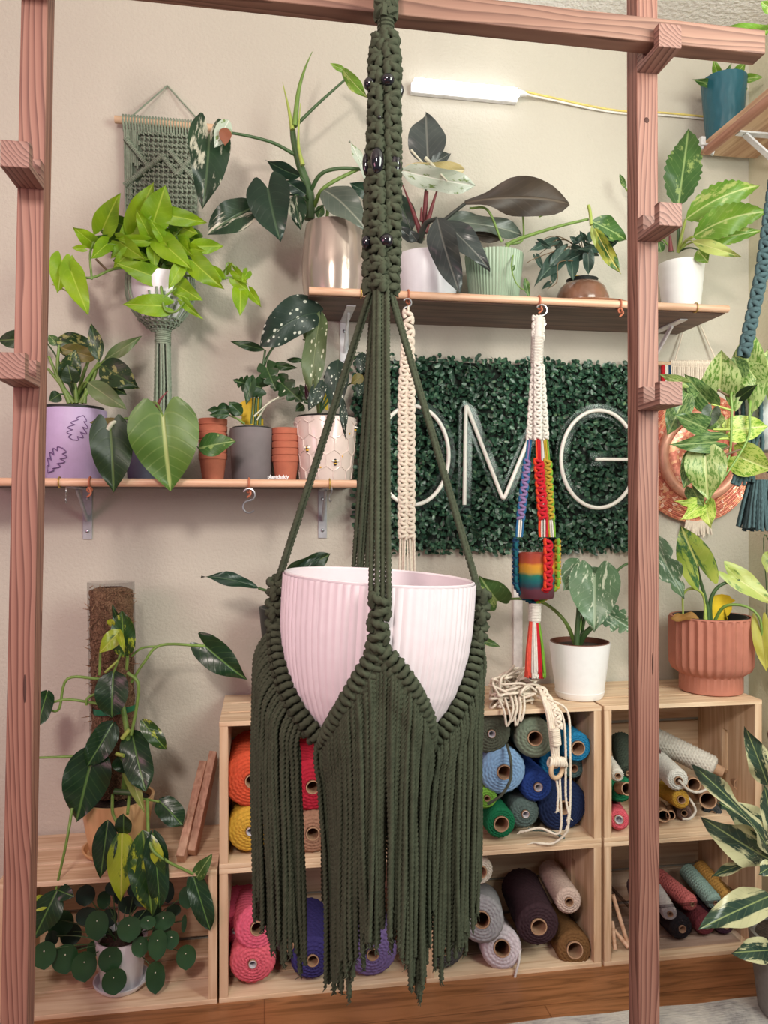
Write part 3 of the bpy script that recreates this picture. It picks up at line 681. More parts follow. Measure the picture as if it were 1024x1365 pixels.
# cords from the column to the pot
NA = {'front': 1, 'left': -88, 'back': 193, 'right': 87}
gath = colpt(378)
def node_pt(a, h, off=.012): return ponp(a, h, off)
HN = -.022*1.0
mb = MB()
for key, nC, sp in (('front', 4, .0125), ('back', 4, .0115), ('left', 2, .006), ('right', 2, .006)):
    a = NA[key]; e = node_pt(a, -.018, .010); tdir = (AX.cross(e-pc)).normalized()
    for i in range(nC):
        o = (i-(nC-1)/2); dep = .004*((i % 2)-.5)
        rad = (e-pc).normalized()
        s0 = gath + tdir*o*.0050 + rad*(.012 + dep)
        s1 = gath - UP*.012 + tdir*o*.0060 + rad*(.015 + dep)
        e1 = e + tdir*o*sp*.62 + rad*dep
        pts = resample([s0, s1, e1, e1-AX*.006], .0014)
        mb2 = MB().tube(pts, .0037, 9, 0, **tw); mb2.build('cord', M_olive, hg, ang=3)
for key in NA:                                   # square knots where each cord group meets the band
    a = NA[key]; pts = [ponp(a, h, .0125) for h in np.linspace(-.016, -.078, 6)]
    sd = AX.cross(pts[0]-pc).normalized(); mb = MB()
    sennit(mb, pts, .0108, .0125, sd, r=.0052, t=.009, tw=.009); mb.tube(pts, .007, 8)
    mb.build('node_knots', M_olive, hg, ang=3)
# knotted swags: half-hitch rings over a core, dipping between neighbouring nodes
HB, HL = -.080, {('left','front'): -.228, ('front','right'): -.228, ('right','back'): -.205, ('back','left'): -.205}
def swag(k0, k1):
    a0, a1 = NA[k0], NA[k1]
    if a1 < a0: a1 += 360
    lo = HL[(k0,k1)]; out = []
    for i in range(60):
        t = i/59; x = abs(2*t-1); h = lo + (HB-lo)*(.35*x**2+.65*x**1.15)
        a = a0+(a1-a0)*t
        if k0 == 'left' : a = a0+(a1-a0)*(t**.80)
        if k1 == 'right': a = a0+(a1-a0)*(t**.72)
        out.append(ponp(a, h, .0095 + .006*(1-x)))
    return resample(out, .0112)
SW = {}
for kk in HL:
    pts = swag(*kk); SW[kk] = pts; mb = MB()
    mb.tube(pts, .0055, 8)
    for i, p in enumerate(pts):
        T = (pts[min(i+1,len(pts)-1)]-pts[max(0,i-1)]).normalized(); out = (p-pc); out = (out-AX*out.dot(AX)).normalized(); dn = T.cross(out).normalized()
        if dn.z > 0: dn = -dn
        mb.ring(p, .0088, .0050, T, 36, 9, 0, twist=.009)
        q = p + dn*.0105 + out*.001
        mb.tube([q-T*.003-dn*.005+out*.003, q+out*.005, q+T*.002+dn*.007+out*.001], .0048, 7)
    mb.build('knotted_band', M_olive, hg, ang=3)
# fringe
FB = {  # bottom line (px -> py of the strand ends)
 ('left','front'): ([322,330,345,360,374,388,396,404,412,420,430,445,460,472,485,500,520,540],[1152,1165,1212,1272,1280,1292,1315,1240,1150,1230,1334,1330,1325,1300,1270,1268,1250,1212]),
 ('front','right'): ([500,515,525,535,548,556,565,573,580,590,600,612,624,634,645,655],[1250,1228,1262,1272,1312,1326,1330,1316,1228,1300,1302,1275,1262,1215,1195,1150])}
FBB = ([320,360,400,440,500,560,600,640,660],[1150,1250,1180,1220,1190,1200,1230,1190,1140])
def px_of(p):
    r = p-CAM; z = r.dot(FW); return 512+r.dot(RT)/z*F, 682.5-r.dot(UP)/z*F
nst = 0
for kk, pts in SW.items():
    mb = MB(); back = 'back' in kk
    core = resample(pts, .0064 if not back else .0095)
    layers = ((0,.0),(1,.007)) if not back else ((0,0),)
    for ly, offm in layers:
        for i, p in enumerate(core):
            out = (p-pc); out = (out-AX*out.dot(AX)).normalized()
            p0 = p + out*(.002+ (-offm if ly else 0)) - UP*.006
            px, py = px_of(p0)
            sidef = max(0, abs((p0-pc).dot(RT))/(prad(-.12))-.62)/.38
            spread = RT*math.copysign(min(1.1,sidef)*((.030 if ly == 0 else .018)*(1 if (p0-pc).dot(RT) < 0 else .22)), (p0-pc).dot(RT))
            if back and 402 < px < 430: continue
            xs, ysb = FB.get(kk, FBB); yb = np.interp(px_of(p0+spread-RT*(px-507)/150*.010)[0], xs, ysb) + random.uniform(-26, 10) - (25 if ly else 0)
            if not back and 404 < px < 424: continue
            if not back and 583 < px < 592 and ly: continue
            zb = p0.z - (yb-py)*(p0-CAM).dot(FW)/F
            L = p0.z-zb; sw = Vector((random.gauss(0,.0055), random.gauss(0,.005), 0)); p0 = p0+out*random.uniform(-.002,.003); ph = random.uniform(0,6); sp_ = -RT*(px-507)/150*.010
            q = []
            n_ = max(30, int(L/.00135)); rs = random.uniform(.0029,.0034)
            inw = -out*min(.018, .06*L)*(1-min(1,sidef))
            for j in range(n_+1):
                t = j/n_; q.append(p0 - UP*(L*t) + inw*min(1,t*2.2)*(.6) + (sw+sp_)*t + spread*(1-math.exp(-t*L/.03)) + (RT*math.sin(ph+t*7)+FW*math.cos(ph*1.7+t*5))*.0016*t + out*.006*math.sin(PI*min(1,t*6))*.6)
            mb.tube(q, [rs]*(n_-2)+[rs*1.05,rs*1.15,rs*.8], 9, 0, True, .0066, 3, .30)
            # frayed tip
            e = q[-1]
            if not back and ly == 0:
                for f in range(3): mb.tube([e, e-UP*.004+Vector((random.gauss(0,.002),random.gauss(0,.002),0)), e-UP*.008+Vector((random.gauss(0,.003),random.gauss(0,.003),0))], [.0012,.001,.0004], 4)
            nst += 1
    mb.build('fringe', M_olive, hg, ang=3)
print('strands', nst)
# ================================================================ boxwood panel and the letter sign
m, nt, bs, out = new_mat('boxwood_leaf'); oi = node(nt, 'ShaderNodeTexCoord').outputs['Object']
n1 = node(nt, 'ShaderNodeTexNoise', {'Vector': oi, 'Scale': 90.0, 'Detail': 1.0}).outputs[0]
nt.links.new(ramp(nt, n1, [(.3, rgb(30,56,44)), (.5, rgb(46,80,62)), (.66, rgb(76,110,86)), (.8, rgb(120,146,104))]), bs.inputs['Base Color']); bs.inputs['Roughness'].default_value = .32
M_box = m
bx0, bx1 = X(474,.03), X(852,.03); bz0, bz1 = Z(737,660,.03), Z(478,660,.03)
bp = thing('boxwood_panel', 'dark green artificial boxwood leaf panel mounted on the wall behind the letter sign', 'plant panel', ((bx0+bx1)/2,0,bz0))
MB().bb((bx0+.01,-.012,bz0+.01),(bx1-.01,0,bz1-.01)).build('backing', plain('panel_backing',(20,30,24),.9), bp, smooth=False)
N = 7600; mb = MB()
R_ = RNG
cx = R_.uniform(bx0, bx1, N); cz = R_.uniform(bz0, bz1, N)
edge = np.minimum(np.minimum(cx-bx0, bx1-cx), np.minimum(cz-bz0, bz1-cz))
cy = -(.012 + R_.uniform(0,1,N)*.026*np.clip(edge/.015+.3,.3,1))
cx += R_.normal(0,.005,N); cz += R_.normal(0,.005,N)
nrm = np.stack([R_.normal(0,.55,N), -np.abs(R_.normal(.9,.35,N)), R_.normal(.25,.55,N)],1); nrm /= np.linalg.norm(nrm,axis=1,keepdims=True)
t1 = np.cross(nrm, R_.normal(0,1,(N,3))); t1 /= np.linalg.norm(t1,axis=1,keepdims=True); t2 = np.cross(nrm,t1)
ln = R_.uniform(.0055,.0095,N)[:,None]; wd = ln*.70
c = np.stack([cx,cy,cz],1)
ring = [(-1,0),(-.6,.72),(.3,.95),(.95,.35),(.95,-.35),(.3,-.95),(-.6,-.72)]
V = np.stack([c+t1*ln*a+t2*wd*b+nrm*ln*(.22*abs(b)) for a,b in ring],1)
q = np.arange(N)[:,None]*7
Q = np.concatenate([q+np.array([0,1,2,3]), q+np.array([0,3,4,4]), q+np.array([0,4,5,6])],0)
mb.add(V.reshape(-1,3), Q)
o = mb.build('boxwood_leaves', M_box, bp); tag(o, kind='stuff')
sg = thing('letter_sign', 'unlit white tube sign spelling OMG on the boxwood panel', 'sign', P(680,680,.06))
M_neon = plain('white_silicone', (236,234,226), .45, .01); M_acr = clear('clear_acrylic', (232,240,238), .22)
dsg = .062
def letter(paths, name):
    mbt, mba = MB(), MB()
    for pth in paths:
        w = [P(a,b,dsg) for a,b in pth]
        mbt.tube(w, .0052, 10)
        # clear backing strip following the tube
        pts = resample([P(a,b,dsg-.012) for a,b in pth], .012); n = len(pts); rows = []
        for i, p in enumerate(pts):
            T = (pts[min(i+1,n-1)]-pts[max(0,i-1)]).normalized(); s_ = T.cross(Vector((0,1,0))).normalized()*.0175
            f = Vector((0,.004,0)); e = T*(.016 if i == n-1 else -.016 if i == 0 else 0)
            rows.append([p-s_-f+e, p+s_-f+e, p+s_+f+e, p-s_+f+e])
        V = np.array([[tuple(x) for x in r] for r in rows]); mba.grid(V, 0, True)
        for k in (0, n-1): mba.add(V[k], [(0,1,2,3)])
    a = mba.build('acrylic_backing', M_acr, sg, smooth=False); b = mbt.build('letter_tube_'+name, M_neon, sg)
    return b
ell = lambda cx, cy, rx, ry, a0, a1, n=44: [(cx+rx*math.cos(math.radians(a0+(a1-a0)*i/(n-1))), cy-ry*math.sin(math.radians(a0+(a1-a0)*i/(n-1)))) for i in range(n)]
letter([ell(550,607,48,66,0,360)], 'o')
def poly(pts, r=4):
    out = [pts[0]]
    for i in range(1, len(pts)-1):
        a, b, c = (Vector(p) for p in pts[i-1:i+2]); u = (a-b).normalized()*r; v = (c-b).normalized()*r
        out += [tuple(x)[:2] for x in bez((b+u).to_3d(), b.to_3d(), (b+v).to_3d(), 6)]
    return out+[pts[-1]]
letter([poly([(619,673),(621,538),(671,667),(722,543),(725,680)], 7)], 'm')
letter([ell(798,612,50,65,40,332), [(794,612.5),(845,612.5),(846,640)]], 'g')

# ================================================================ sage green macrame wall pocket with the lime pothos pot
M_sage = plain('sage_cord', (142,154,136), .9, .08, 120, .4, 1000, spec=.15)
M_birch = plain('birch_dowel', (204,172,140), .6)
dW = .02
wp = thing('macrame_pot_holder', 'sage green macrame wall hanging with a pocket holding the lime pothos', 'wall hanging', P(218,160,dW))
MB().tube([P(153,159,.024), P(290,171,.024)], .009, 12).build('dowel', M_birch, wp)
mb = MB(); ap = P(223,114,.006); mb.tube([P(172,158,.03), ap], .0022, 6); mb.tube([ap, P(272,168,.03)], .0022, 6); mb.build('hanging_string', M_sage, wp)
A0, A1, B0, B1 = P(165,160,dW), P(263,168,dW), P(167,290,dW), P(263,292,dW)
def wp_(u, v, out=0): return A0*(1-u)*(1-v)+A1*u*(1-v)+B0*(1-u)*v+B1*u*v+Vector((0,-out,0))
mb = MB()
V = np.array([[tuple(wp_(u,v,-.006)) for u in np.linspace(0,1,8)] for v in np.linspace(.06,1,10)]); mb.grid(V)
for i in range(26):                                # larks head knots on the dowel
    u = i/25; p = wp_(u,.0,.004); mb.tube([p+Vector((0,.012,.006)), p+Vector((0,-.006,.008)), p+Vector((0,-.008,-.004)), wp_(u,.12,.0)], .0026, 6)
for i in range(7):                                # plain cords down the left border
    u = .01+i*.028; mb.tube([wp_(u,.1,.002), wp_(u,.3,.003), wp_(u,1.0,.002)] if i < 4 else [wp_(u,.1,.002), wp_(u,.32+i*.03,.003)], .0027, 6)
for (u0,v0,u1,v1) in ((.02,.2,.32,.47),(.0,.68,.52,.36),(.52,.36,.72,.55),(.72,.55,.98,.3),(.62,.30,1.0,.62),(.98,.3,1.0,.3)):
    a, b = wp_(u0,v0,.006), wp_(u1,v1,.006); n = max(2, int((b-a).length/.0045)); T = (b-a).normalized()
    for i in range(n): mb.ring(a+(b-a)*((i+.5)/n), .0048, .0026, T, 8, 5)
rows, cols = 17, 15
for r in range(rows):
    for k in range(cols):
        u = (k+.5+(.5 if r%2 else 0))/(cols+.5); v = .10+.9*(r+.5)/rows
        if u < .2 and v < .62 and r % 1 == 0 and u < .2: continue
        p = wp_(u,v,.002); w = .0042; j = random.uniform(-.0008,.0008)
        mb.tube([p+Vector((-w,0,j+.001)), p+Vector((-w*.4,-.0045,.001)), p+Vector((w*.4,-.0045,-.001)), p+Vector((w,0,-.001+j))], .0024, 5)
        e = p+Vector((w*(1 if r%2 else -1)*.85,-.002,0)); mb.tube([e+Vector((0,0,.005)), e+Vector((0,-.002,0)), e-Vector((0,0,.005))], .0023, 5)
mb.build('knotted_panel', M_sage, wp, ang=3)
# pocket
pcx, dPk = 214, .085
pk = P(pcx, 372, dPk); kp = S(pcx, dPk)
def pocket(a, v):
    "a -90..90 round the front, v 0 top .. 1 gather"
    v = max(v, -.1); r = (43*(1-max(v,0)**2.6)*.98+8*v)*kp*1.03; a = math.radians(a); z = -(70*v)*kp
    return pk + Vector((r*math.sin(a), -r*math.cos(a)*.9, z))
mb = MB()
for i in range(15):
    a = -96+192*i/14; q = [pocket(a, v) for v in np.linspace(-.25,1,14)]
    q[0] = wp_(.03+.94*i/14, 1, .0); 
    if abs(a) < 50: q = [pocket(a*(1-.2*v), v) for v in np.linspace(.30+.25*abs(a)/50,1,10)]
    mb.tube(resample(q,.004), .0026, 6, 0, True, .01)
for v in (.80,.86,.92,.98):
    for i in range(9):
        a = -78+156*(i+.5*(v*50%2))/8; p = pocket(a, v)*1.0; o_ = (p-pk); o_.z = 0; o_.normalize(); sd = UP.cross(o_)
        mb.tube([p-sd*.006+UP*.002, p-sd*.003+o_*.005, p+sd*.003+o_*.005, p+sd*.006-UP*.002], .0027, 6)
        mb.tube([p-sd*.005+UP*.005, p-sd*.005+o_*.003, p-sd*.005-UP*.005], .0026, 6)
mb.build('pocket_net', M_sage, wp, ang=3)
g0 = P(217,440,dPk); mb = MB(); coil(mb, g0, P(217,460,dPk), .0175, .0022, 0, 18); mb.tube([g0, P(217,460,dPk)], .0165, 16); mb.build('wrap', M_sage, wp)
mb = MB()
for i in range(22):
    a = 2*PI*i/22; rr = .016*(1 if i%3 else .5); p = P(217,458,dPk)+Vector((rr*math.cos(a), rr*math.sin(a), 0))
    q = P(217+.2,575+random.uniform(-14,8),dPk)+Vector((rr*1.32*math.cos(a), rr*1.3*math.sin(a), 0))
    mb.tube(resample([p,(p+q)/2+Vector((random.gauss(0,.001),0,0)),q],.003), .003, 6, 0, True, .01)
mb.build('tail', M_sage, wp, ang=3)

# ================================================================ narrow cream hanger
M_cream = plain('cream_cord', (226,214,198), .9, .04, 120, .3, 1000, spec=.15)
ch = thing('macrame_hanger', 'narrow cream macrame hanger hanging from the upper shelf in front of the letter O', 'plant hanger', P(543,420,.245))
mb = MB(); sennit(mb, [P(544,418,.245), P(546,452,.245)], .009, .012, RT, r=.005); mb.ring(P(544,414,.245), .008, .003, RT, 12); mb.build('loop_knots', M_cream, ch, ang=3)
for sx in (-1, 1):
    mb = MB(); sennit(mb, [P(544+sx*2,450,.245), P(542+sx*5,520,.245), P(542+sx*5,715,.245)], .0085, .0095, RT, r=.0042); mb.build('knotted_strap', M_cream, ch, ang=3)
for i in range(7):
    p = P(534+i*3,712,.245-.004*(i%2)); q = P(529+i*4.5,850,.245); MB().tube(resample([p,(p*.45+q*.55)+Vector((random.gauss(0,.003),0,0)),q],.0028), .0026, 7, 0, True, .01).build('cord', M_cream, ch, ang=3)

# ================================================================ rainbow hanger with its striped pot
cols_ = dict(red=(178,30,42), orange=(208,66,38), yellow=(178,146,52), lime=(112,158,52), blue=(40,92,132), lilac=(130,106,148), teal=(24,84,96), navy=(30,62,92), white=(212,206,198), coral=(214,84,68))
CM = {k: plain('cord_'+k, v, .85, .05, 140, .3, 1000, spec=.2) for k, v in cols_.items()}
dR = .245
rh = thing('macrame_hanger', 'rainbow macrame hanger with cream top and coloured tassel, between letters M and G', 'plant hanger', P(717,420,dR))
mb = MB(); 
for k in (-1,0,1): sennit(mb, [P(718+k*4.5,424,dR+.004*(1-abs(k))), P(717+k*4.5,450,dR+.004*(1-abs(k)))], .005, .008, RT, r=.0038)
mb.tube([P(718,424,dR),P(717,450,dR)], .012, 10); mb.build('knotted_head', CM['white'], rh, ang=3)
mb = MB(); coil(mb, P(716.5,449,dR), P(715.5,484,dR), .0135, .0019, 0, 18); mb.tube([P(716.5,448,dR), P(715.5,485,dR)], .013, 16); mb.build('wrap', CM['white'], rh)
pot_c = P(715,737,dR); kr = S(715,dR); prr = 24.5*kr
straps = {'red': ((717,583,.012),(718,615,.02),(724,690,.03),(724,716,.032)), 'blue': ((706,583,.0),(703,615,.004),(694,690,.010),(692,716,.012)), 'lime': ((727,583,-.004),(730,615,-.002),(734,690,-.01),(736,716,-.01))}
for nm, mts, w in (('red',('red','orange','red'),.0095), ('blue',('lilac','blue','blue'),.0075), ('lime',('yellow','yellow','lime'),.0075)):
    a, b, c, e = straps[nm]; top = {'red': (717,486), 'blue': (713,486), 'lime': (721,486)}[nm]
    PT = lambda q: P(q[0], q[1], dR+q[2])
    mb = MB(); sennit(mb, [P(top[0],top[1],dR+a[2]*.7), PT(a)], w*.8, .0085, RT, r=.0038); mb.build('cream_strap', CM['white'], rh, ang=3)
    mb = MB()
    for k in (-1,0,1): mb.tube([PT(a)+RT*.004*k, PT(b)+RT*.004*k], .0022, 6, [1,0,2][k+1] if True else 0)
    sennit(mb, [PT(b), PT(c)], w, .0085, RT, mats=(0,1,2), r=.0040)
    for k in (-1,1): mb.tube([PT(c)+RT*w*.8*k, (PT(c)+PT(e))/2+RT*w*k*.95, PT(e)+RT*w*.8*k], .0028, 7, 1 if k < 0 else 2)
    for k in (-.35,.35): mb.tube([PT(c)+RT*w*k, PT(e)+RT*w*k], .0024, 6, 3)
    mb.build('coloured_strap', [CM[m_] for m_ in mts]+[CM['white']], rh, ang=3)
    ang = {'red': 12, 'blue': -96, 'lime': 75}[nm]
    side_ = lambda a_: pot_c + Vector((math.sin(math.radians(a_)), -math.cos(math.radians(a_)), 0))*(prr+.006)
    p0 = side_(ang); pts = [PT(e), Vector((p0.x,p0.y,PT(e).z-.01))] + [Vector((p0.x,p0.y,P(715,y,dR).z)) for y in (740,760,780)] + [P(713+(p0.x-pot_c.x)*300,796,dR), P(713,804,dR)]
    T = (p0-pot_c).normalized(); sd = UP.cross(T)
    mb = MB(); sennit(mb, pts[1:], w*.95, .0095, sd, mats=(0,1,2), r=.0042); mb.build('pot_strap', [CM[m_] for m_ in {'red': ('red','orange','red'), 'blue': ('navy','blue','teal'), 'lime': ('yellow','lime','yellow')}[nm]], rh, ang=3)
mb = MB(); coil(mb, P(713,805,dR), P(712.5,828,dR), .0135, .0018, 0, 18); mb.tube([P(713,804,dR), P(712.5,829,dR)], .013, 16); mb.build('wrap', CM['white'], rh)
mb = MB(); tc_ = ['teal','coral','coral','orange','white','white','red','lime','blue']
order = ['coral','coral','coral','white','white','white','red','red','lime']; mats_ = [CM[k] for k in ('coral','white','red','lime','teal')]; idx = dict(coral=0,white=1,red=2,lime=3,teal=4)
for i in range(240):
    u = random.uniform(-1,1); dep = random.uniform(-1,1)*math.sqrt(1-u*u); nm = order[min(8,int((u+1)*4.5))] if dep > -.3 else ('teal' if u < -.2 else 'lime')
    p = P(712.5+u*6,828,dR+dep*.011); q = P(713.5+u*13.5,900+random.uniform(-5,5),dR+dep*.024); mb.tube([p,p*.5+q*.5+RT*u*.002,q], .0022, 5, idx[nm])
mb.build('tassel', mats_, rh, ang=3)
# striped pot
m, nt, bs, out = new_mat('rainbow_glaze'); sx = node(nt, 'ShaderNodeSeparateXYZ', {0: node(nt, 'ShaderNodeTexCoord').outputs['Object']}).outputs[2]
hpot = 60*kr
nz = node(nt, 'ShaderNodeTexNoise', {'Vector': node(nt, 'ShaderNodeTexCoord').outputs['Object'], 'Scale': 60.0}).outputs[0]
fac = math_(nt, 'ADD', math_(nt, 'DIVIDE', sx, hpot), math_(nt, 'MULTIPLY', math_(nt, 'SUBTRACT', nz, .5), .08))
nt.links.new(ramp(nt, fac, [(0, rgb(80,36,48)), (.2, rgb(92,50,62)), (.27, rgb(44,62,76)), (.40, rgb(16,92,96)), (.52, rgb(26,104,84)), (.60, rgb(176,136,44)), (.74, rgb(196,136,38)), (.80, rgb(160,72,40)), (1, rgb(146,58,46))]), bs.inputs['Base Color']); bs.inputs['Roughness'].default_value = .35
bp_ = pot_c - UP*hpot
o = MB().lathe([(.001,0),(prr*.9,0),(prr*.96,.004),(prr*.98,hpot*.5),(prr,hpot),(prr*.9,hpot),(prr*.88,.01),(.001,.01)], bp_, 36).build('striped_pot', m, org=bp_)
tag(o, 'small rainbow striped ceramic pot held in the rainbow macrame hanger', 'pot')

# ================================================================ teal hanger at the right edge
M_teal = plain('teal_cord', (72,92,96), .9, .08, 120, .4, 1000, spec=.15)
dT = .42
th_ = thing('macrame_hanger', 'dusty teal macrame hanger with a thick tassel at the right edge, holding the marbled pothos', 'plant hanger', P(1016,380,dT))
for (a, b, c) in (((1034,230,dT+.05),(1014,370,dT+.06),(992,470,dT+.08)), ((1062,235,dT-.02),(1050,370,dT),(1035,470,dT+.05))):
    mb = MB(); sennit(mb, [P(*a),P(*b),P(*c)], .0095, .0135, RT, r=.0062, t=.009); mb.build('knotted_strap', M_teal, th_, ang=3)
top = P(1048,60,dT)
mb = MB(); mb.tube([P(1034,235,dT+.05),P(1046,90,dT+.02),top], .006, 8, 0, True, .014); mb.tube([P(1062,240,dT-.02),P(1050,90,dT),top], .006, 8, 0, True, .014)
mb.tube([top, Vector((top.x,top.y,ZC-.02))], .007, 8, 0, True, .016); mb.ring(Vector((top.x,top.y,ZC-.012)), .012, .003, (1,0,0)); mb.build('hanging_cord', M_teal, th_, ang=3)
mb = MB()
for k in range(10):
    a = 2*PI*k/10; pc2 = P(1030,560,dT); r1 = 43*S(1030,dT)
    q = [pc2+Vector((r1*math.cos(a), r1*math.sin(a), 0)) + UP*(.07), pc2+Vector((r1*math.cos(a), r1*math.sin(a), -.02)), pc2+Vector((r1*.9*math.cos(a), r1*.9*math.sin(a), -.06)), P(1012,628,dT)+Vector((.018*math.cos(a),.018*math.sin(a),0))]
    mb.tube(resample(spline(q,6),.004), .0045, 7, 0, True, .013)
mb.build('pot_net', M_teal, th_, ang=3)
mb = MB()
for k in range(26):
    a = 2*PI*k/26+.1; r0 = .02*random.uniform(.5,1); p = P(1004,560+random.uniform(0,30),dT+.05); p += Vector((r0*math.cos(a)-.006,r0*math.sin(a),0))
    q = P(990+30*((k*7)%26)/26-14, 636+random.uniform(-8,12), dT+.05); mb.tube(resample([p,(p+q)/2+Vector((random.gauss(0,.004),0,0)),q],.004), .0042, 6, 0, True, .013)
mb.build('skirt', M_teal, th_, ang=3)
mb = MB()
for k in range(60):
    a = 2*PI*random.random(); r0 = math.sqrt(random.random()); p = P(1011,640,dT+.04)+Vector((.018*r0*math.cos(a),.018*r0*math.sin(a),0)); q = P(1008,706+random.uniform(-5,3),dT+.04)+Vector((.038*r0*math.cos(a),.036*r0*math.sin(a),0))
    mb.tube(resample([p,p*.5+q*.5+Vector((random.gauss(0,.002),0,0)),q],.006), .0034, 5, 0, True, .012)
mb.build('tassel', M_teal, th_, ang=3)

# ================================================================ hangings beside the corner
ww = thing('fringed_hanging', 'white fringed wall hanging on a thin dowel with strings, behind the marbled pothos', 'wall hanging', P(915,485,.01))
MB().tube([P(872,484,.02), P(962,489,.02)], .006, 10).build('dowel', M_birch, ww)
mb = MB(); apx = P(921,405,.004); mb.tube([P(899,484,.024), apx], .002, 6); mb.tube([apx, P(958,488,.024)], .0022, 6); mb.build('hanging_string', M_cream, ww)
mb = MB()
for i in range(26):
    x_ = 895+i*2.4; mb.tube(resample([P(x_,480,.026), P(x_+.3,520,.016), P(x_+random.uniform(-1,1),640+30*math.sin(i/25*PI),.012)],.01), .0026, 5)
    mb.ring(P(x_,485+.05*i,.02), .0075, .0028, (1,0,0), 8, 5)
mb.build('fringe', M_cream, ww, ang=3)
mb = MB()
for i in range(22):
    mb.tube([P(917+i*1.2,676,.02), P(914+i*1.6,700,.022), P(912+i*1.75+random.uniform(-2,2),713+random.uniform(-4,4),.022)], .0024, 5)
mb.build('tassel', M_cream, ww, ang=3)
mb = MB()
for i, (c_, x_) in enumerate((('red',884),('white',888),('navy',892))):
    mb.bb((X(x_-2,.02),-.024,Z(568,x_,.02)), (X(x_+2,.02),-.016,Z(484,x_,.02)), i)
for k in range(3): mb.bb((X(884,.03),-.026,Z(530+k*14,884,.02)), (X(892,.03),-.0245,Z(524+k*14,884,.02)), 0)
o = mb.build('striped_banner', [CM['red'],CM['white'],CM['navy']], smooth=False); tag(o, 'red, white and blue striped cloth strip hanging beside the right upright', 'cloth')
# copper round
m, nt, bs, out = new_mat('copper_sequin'); tcx = node(nt, 'ShaderNodeTexCoord').outputs['Object']
vo = node(nt, 'ShaderNodeTexVoronoi', {'Vector': tcx, 'Scale': 140.0}).outputs['Color']
nt.links.new(mixc(nt, .35, rgb(196,128,106), vo) if False else ramp(nt, node(nt,'ShaderNodeSeparateXYZ',{0:vo}).outputs[0], [(0,rgb(184,98,80)),(.55,rgb(216,136,116)),(.85,rgb(228,170,130)),(1,rgb(246,214,198))]), bs.inputs['Base Color'])
bs.inputs['Metallic'].default_value = .45; bs.inputs['Roughness'].default_value = .34
M_cop = m
cc = P(925,609,.012); kc = S(925,.012); Rr = 88*kc
hat = thing('sequined_dish', 'round copper-pink sequined dish with a rounded inner rim, on the wall behind the pothos', 'wall basket', cc-UP*Rr)
pr = []
for i in range(61):
    r = Rr*(1-i/60*.44); pr.append((r, .008+.022*math.sin(min(1,i/60)*1.3)+.0022*abs(math.sin(i*.9))))
mb = MB(); mb.lathe([(Rr*.97,.002)]+pr+[(Rr*.54,.03),(Rr*.5,.012),(.001,.012)], cc, 72, 0, (0,-1,0)); mb.build('brim', M_cop, hat)
MB().ring(cc+Vector((0,-.034,0)), Rr*.60, .014, (0,-1,0), 60, 12).build('rim_ring', plain('rose_satin',(214,158,134),.4,metal=.3), hat)
mb = MB(); mb.lathe([(Rr*(.52-.06*i/1),.012+.0) for i in (0,)]+[(Rr*.5,.03),(Rr*.4,.036),(Rr*.3,.03),(Rr*.2,.026),(.001,.026)], cc, 60, 0, (0,-1,0)); mb.build('centre', M_cop, hat)

# ================================================================ heap of cream rope with the wooden ring
rp = thing('rope_hanger_heap', 'unfinished cream rope hanger heaped on the crate with its wooden ring dangling in front', 'rope', P(720,940,.2))
ztop = ZB+.002
def hp_(px, py, d): 
    p = P(px,py,d)
    if d < .27 and p.z < ztop+.003: p.z = ztop+.003
    return p
random.seed(11)
for i in range(30):
    x0 = random.uniform(664,722); y0 = random.uniform(886,916); d0 = random.uniform(.12,.2)
    pts = [hp_(random.uniform(684,716), random.uniform(886,905), random.uniform(.1,.17))]
    for k in range(random.randint(3,5)):
        pts.append(hp_(random.uniform(652,702)+ (12 if i%3==0 else 0), random.uniform(903,948), random.uniform(.14,.25)))
    pts.append(hp_(random.uniform(690,728), random.uniform(905,930), random.uniform(.15,.24)))
    MB().tube(resample(spline(pts,8),.004), .0029, 7, 0, True, .01).build('rope', M_cream, rp, ang=3)
for i in range(4):                                  # loops hanging over the edge on the left
    a = hp_(664+i*9,930,.24); b = P(672+i*7,948+i*2,.275); c = P(676+i*6,968-6*(i%2),.278); e = P(684+i*5,945,.276)
    MB().tube(resample(spline([a,b,c,e,hp_(680+i*6,925,.23)],8),.004), .0029, 7, 0, True, .01).build('rope', M_cream, rp, ang=3)
for i in range(10):                                  # bundle running right and down to the ring
    j = i-4.5; pts = [hp_(700+j*2.5,908+j,.19), hp_(722+j*1.5,921+j*1.5,.22), P(734+j*1.5,948+j*.6,.276+.003*(i%2)), P(738+j*1.4,970,.287+.003*(i%2)), P(739+j*1.1,990,.288+.003*(i%3)), P(741+j*.9,1012,.29)]
    MB().tube(resample(spline(pts,8),.004), .0029, 7, 0, True, .01).build('rope', M_cream, rp, ang=3)
mb = MB(); sennit(mb, spline([hp_(722,918,.23), hp_(733,934,.25), P(742,950,.283), P(745,968,.293)],5), .006, .009, RT, r=.004); mb.build('knotted_strap', M_cream, rp, ang=3)
mb = MB(); coil(mb, P(739,972,.291), P(741,993,.293), .011, .0022, 0, 14); mb.tube([P(739,970,.291), P(741,994,.293)], .0105, 12); mb.build('wrap', M_cream, rp)
mb = MB()
for k in range(7): mb.ring(P(733+k*3.3,1015+abs(k-3)*.4,.294), .0095, .0035, (1,0,.3*(k-3)/3), 10, 6)
mb.build('ring_hitches', M_cream, rp, ang=3)
MB().ring(P(742,1026,.294), 11*S(742,.29), .0055, Vector((.45,-.9,0)), 40, 10).build('wooden_ring', M_birch, rp)
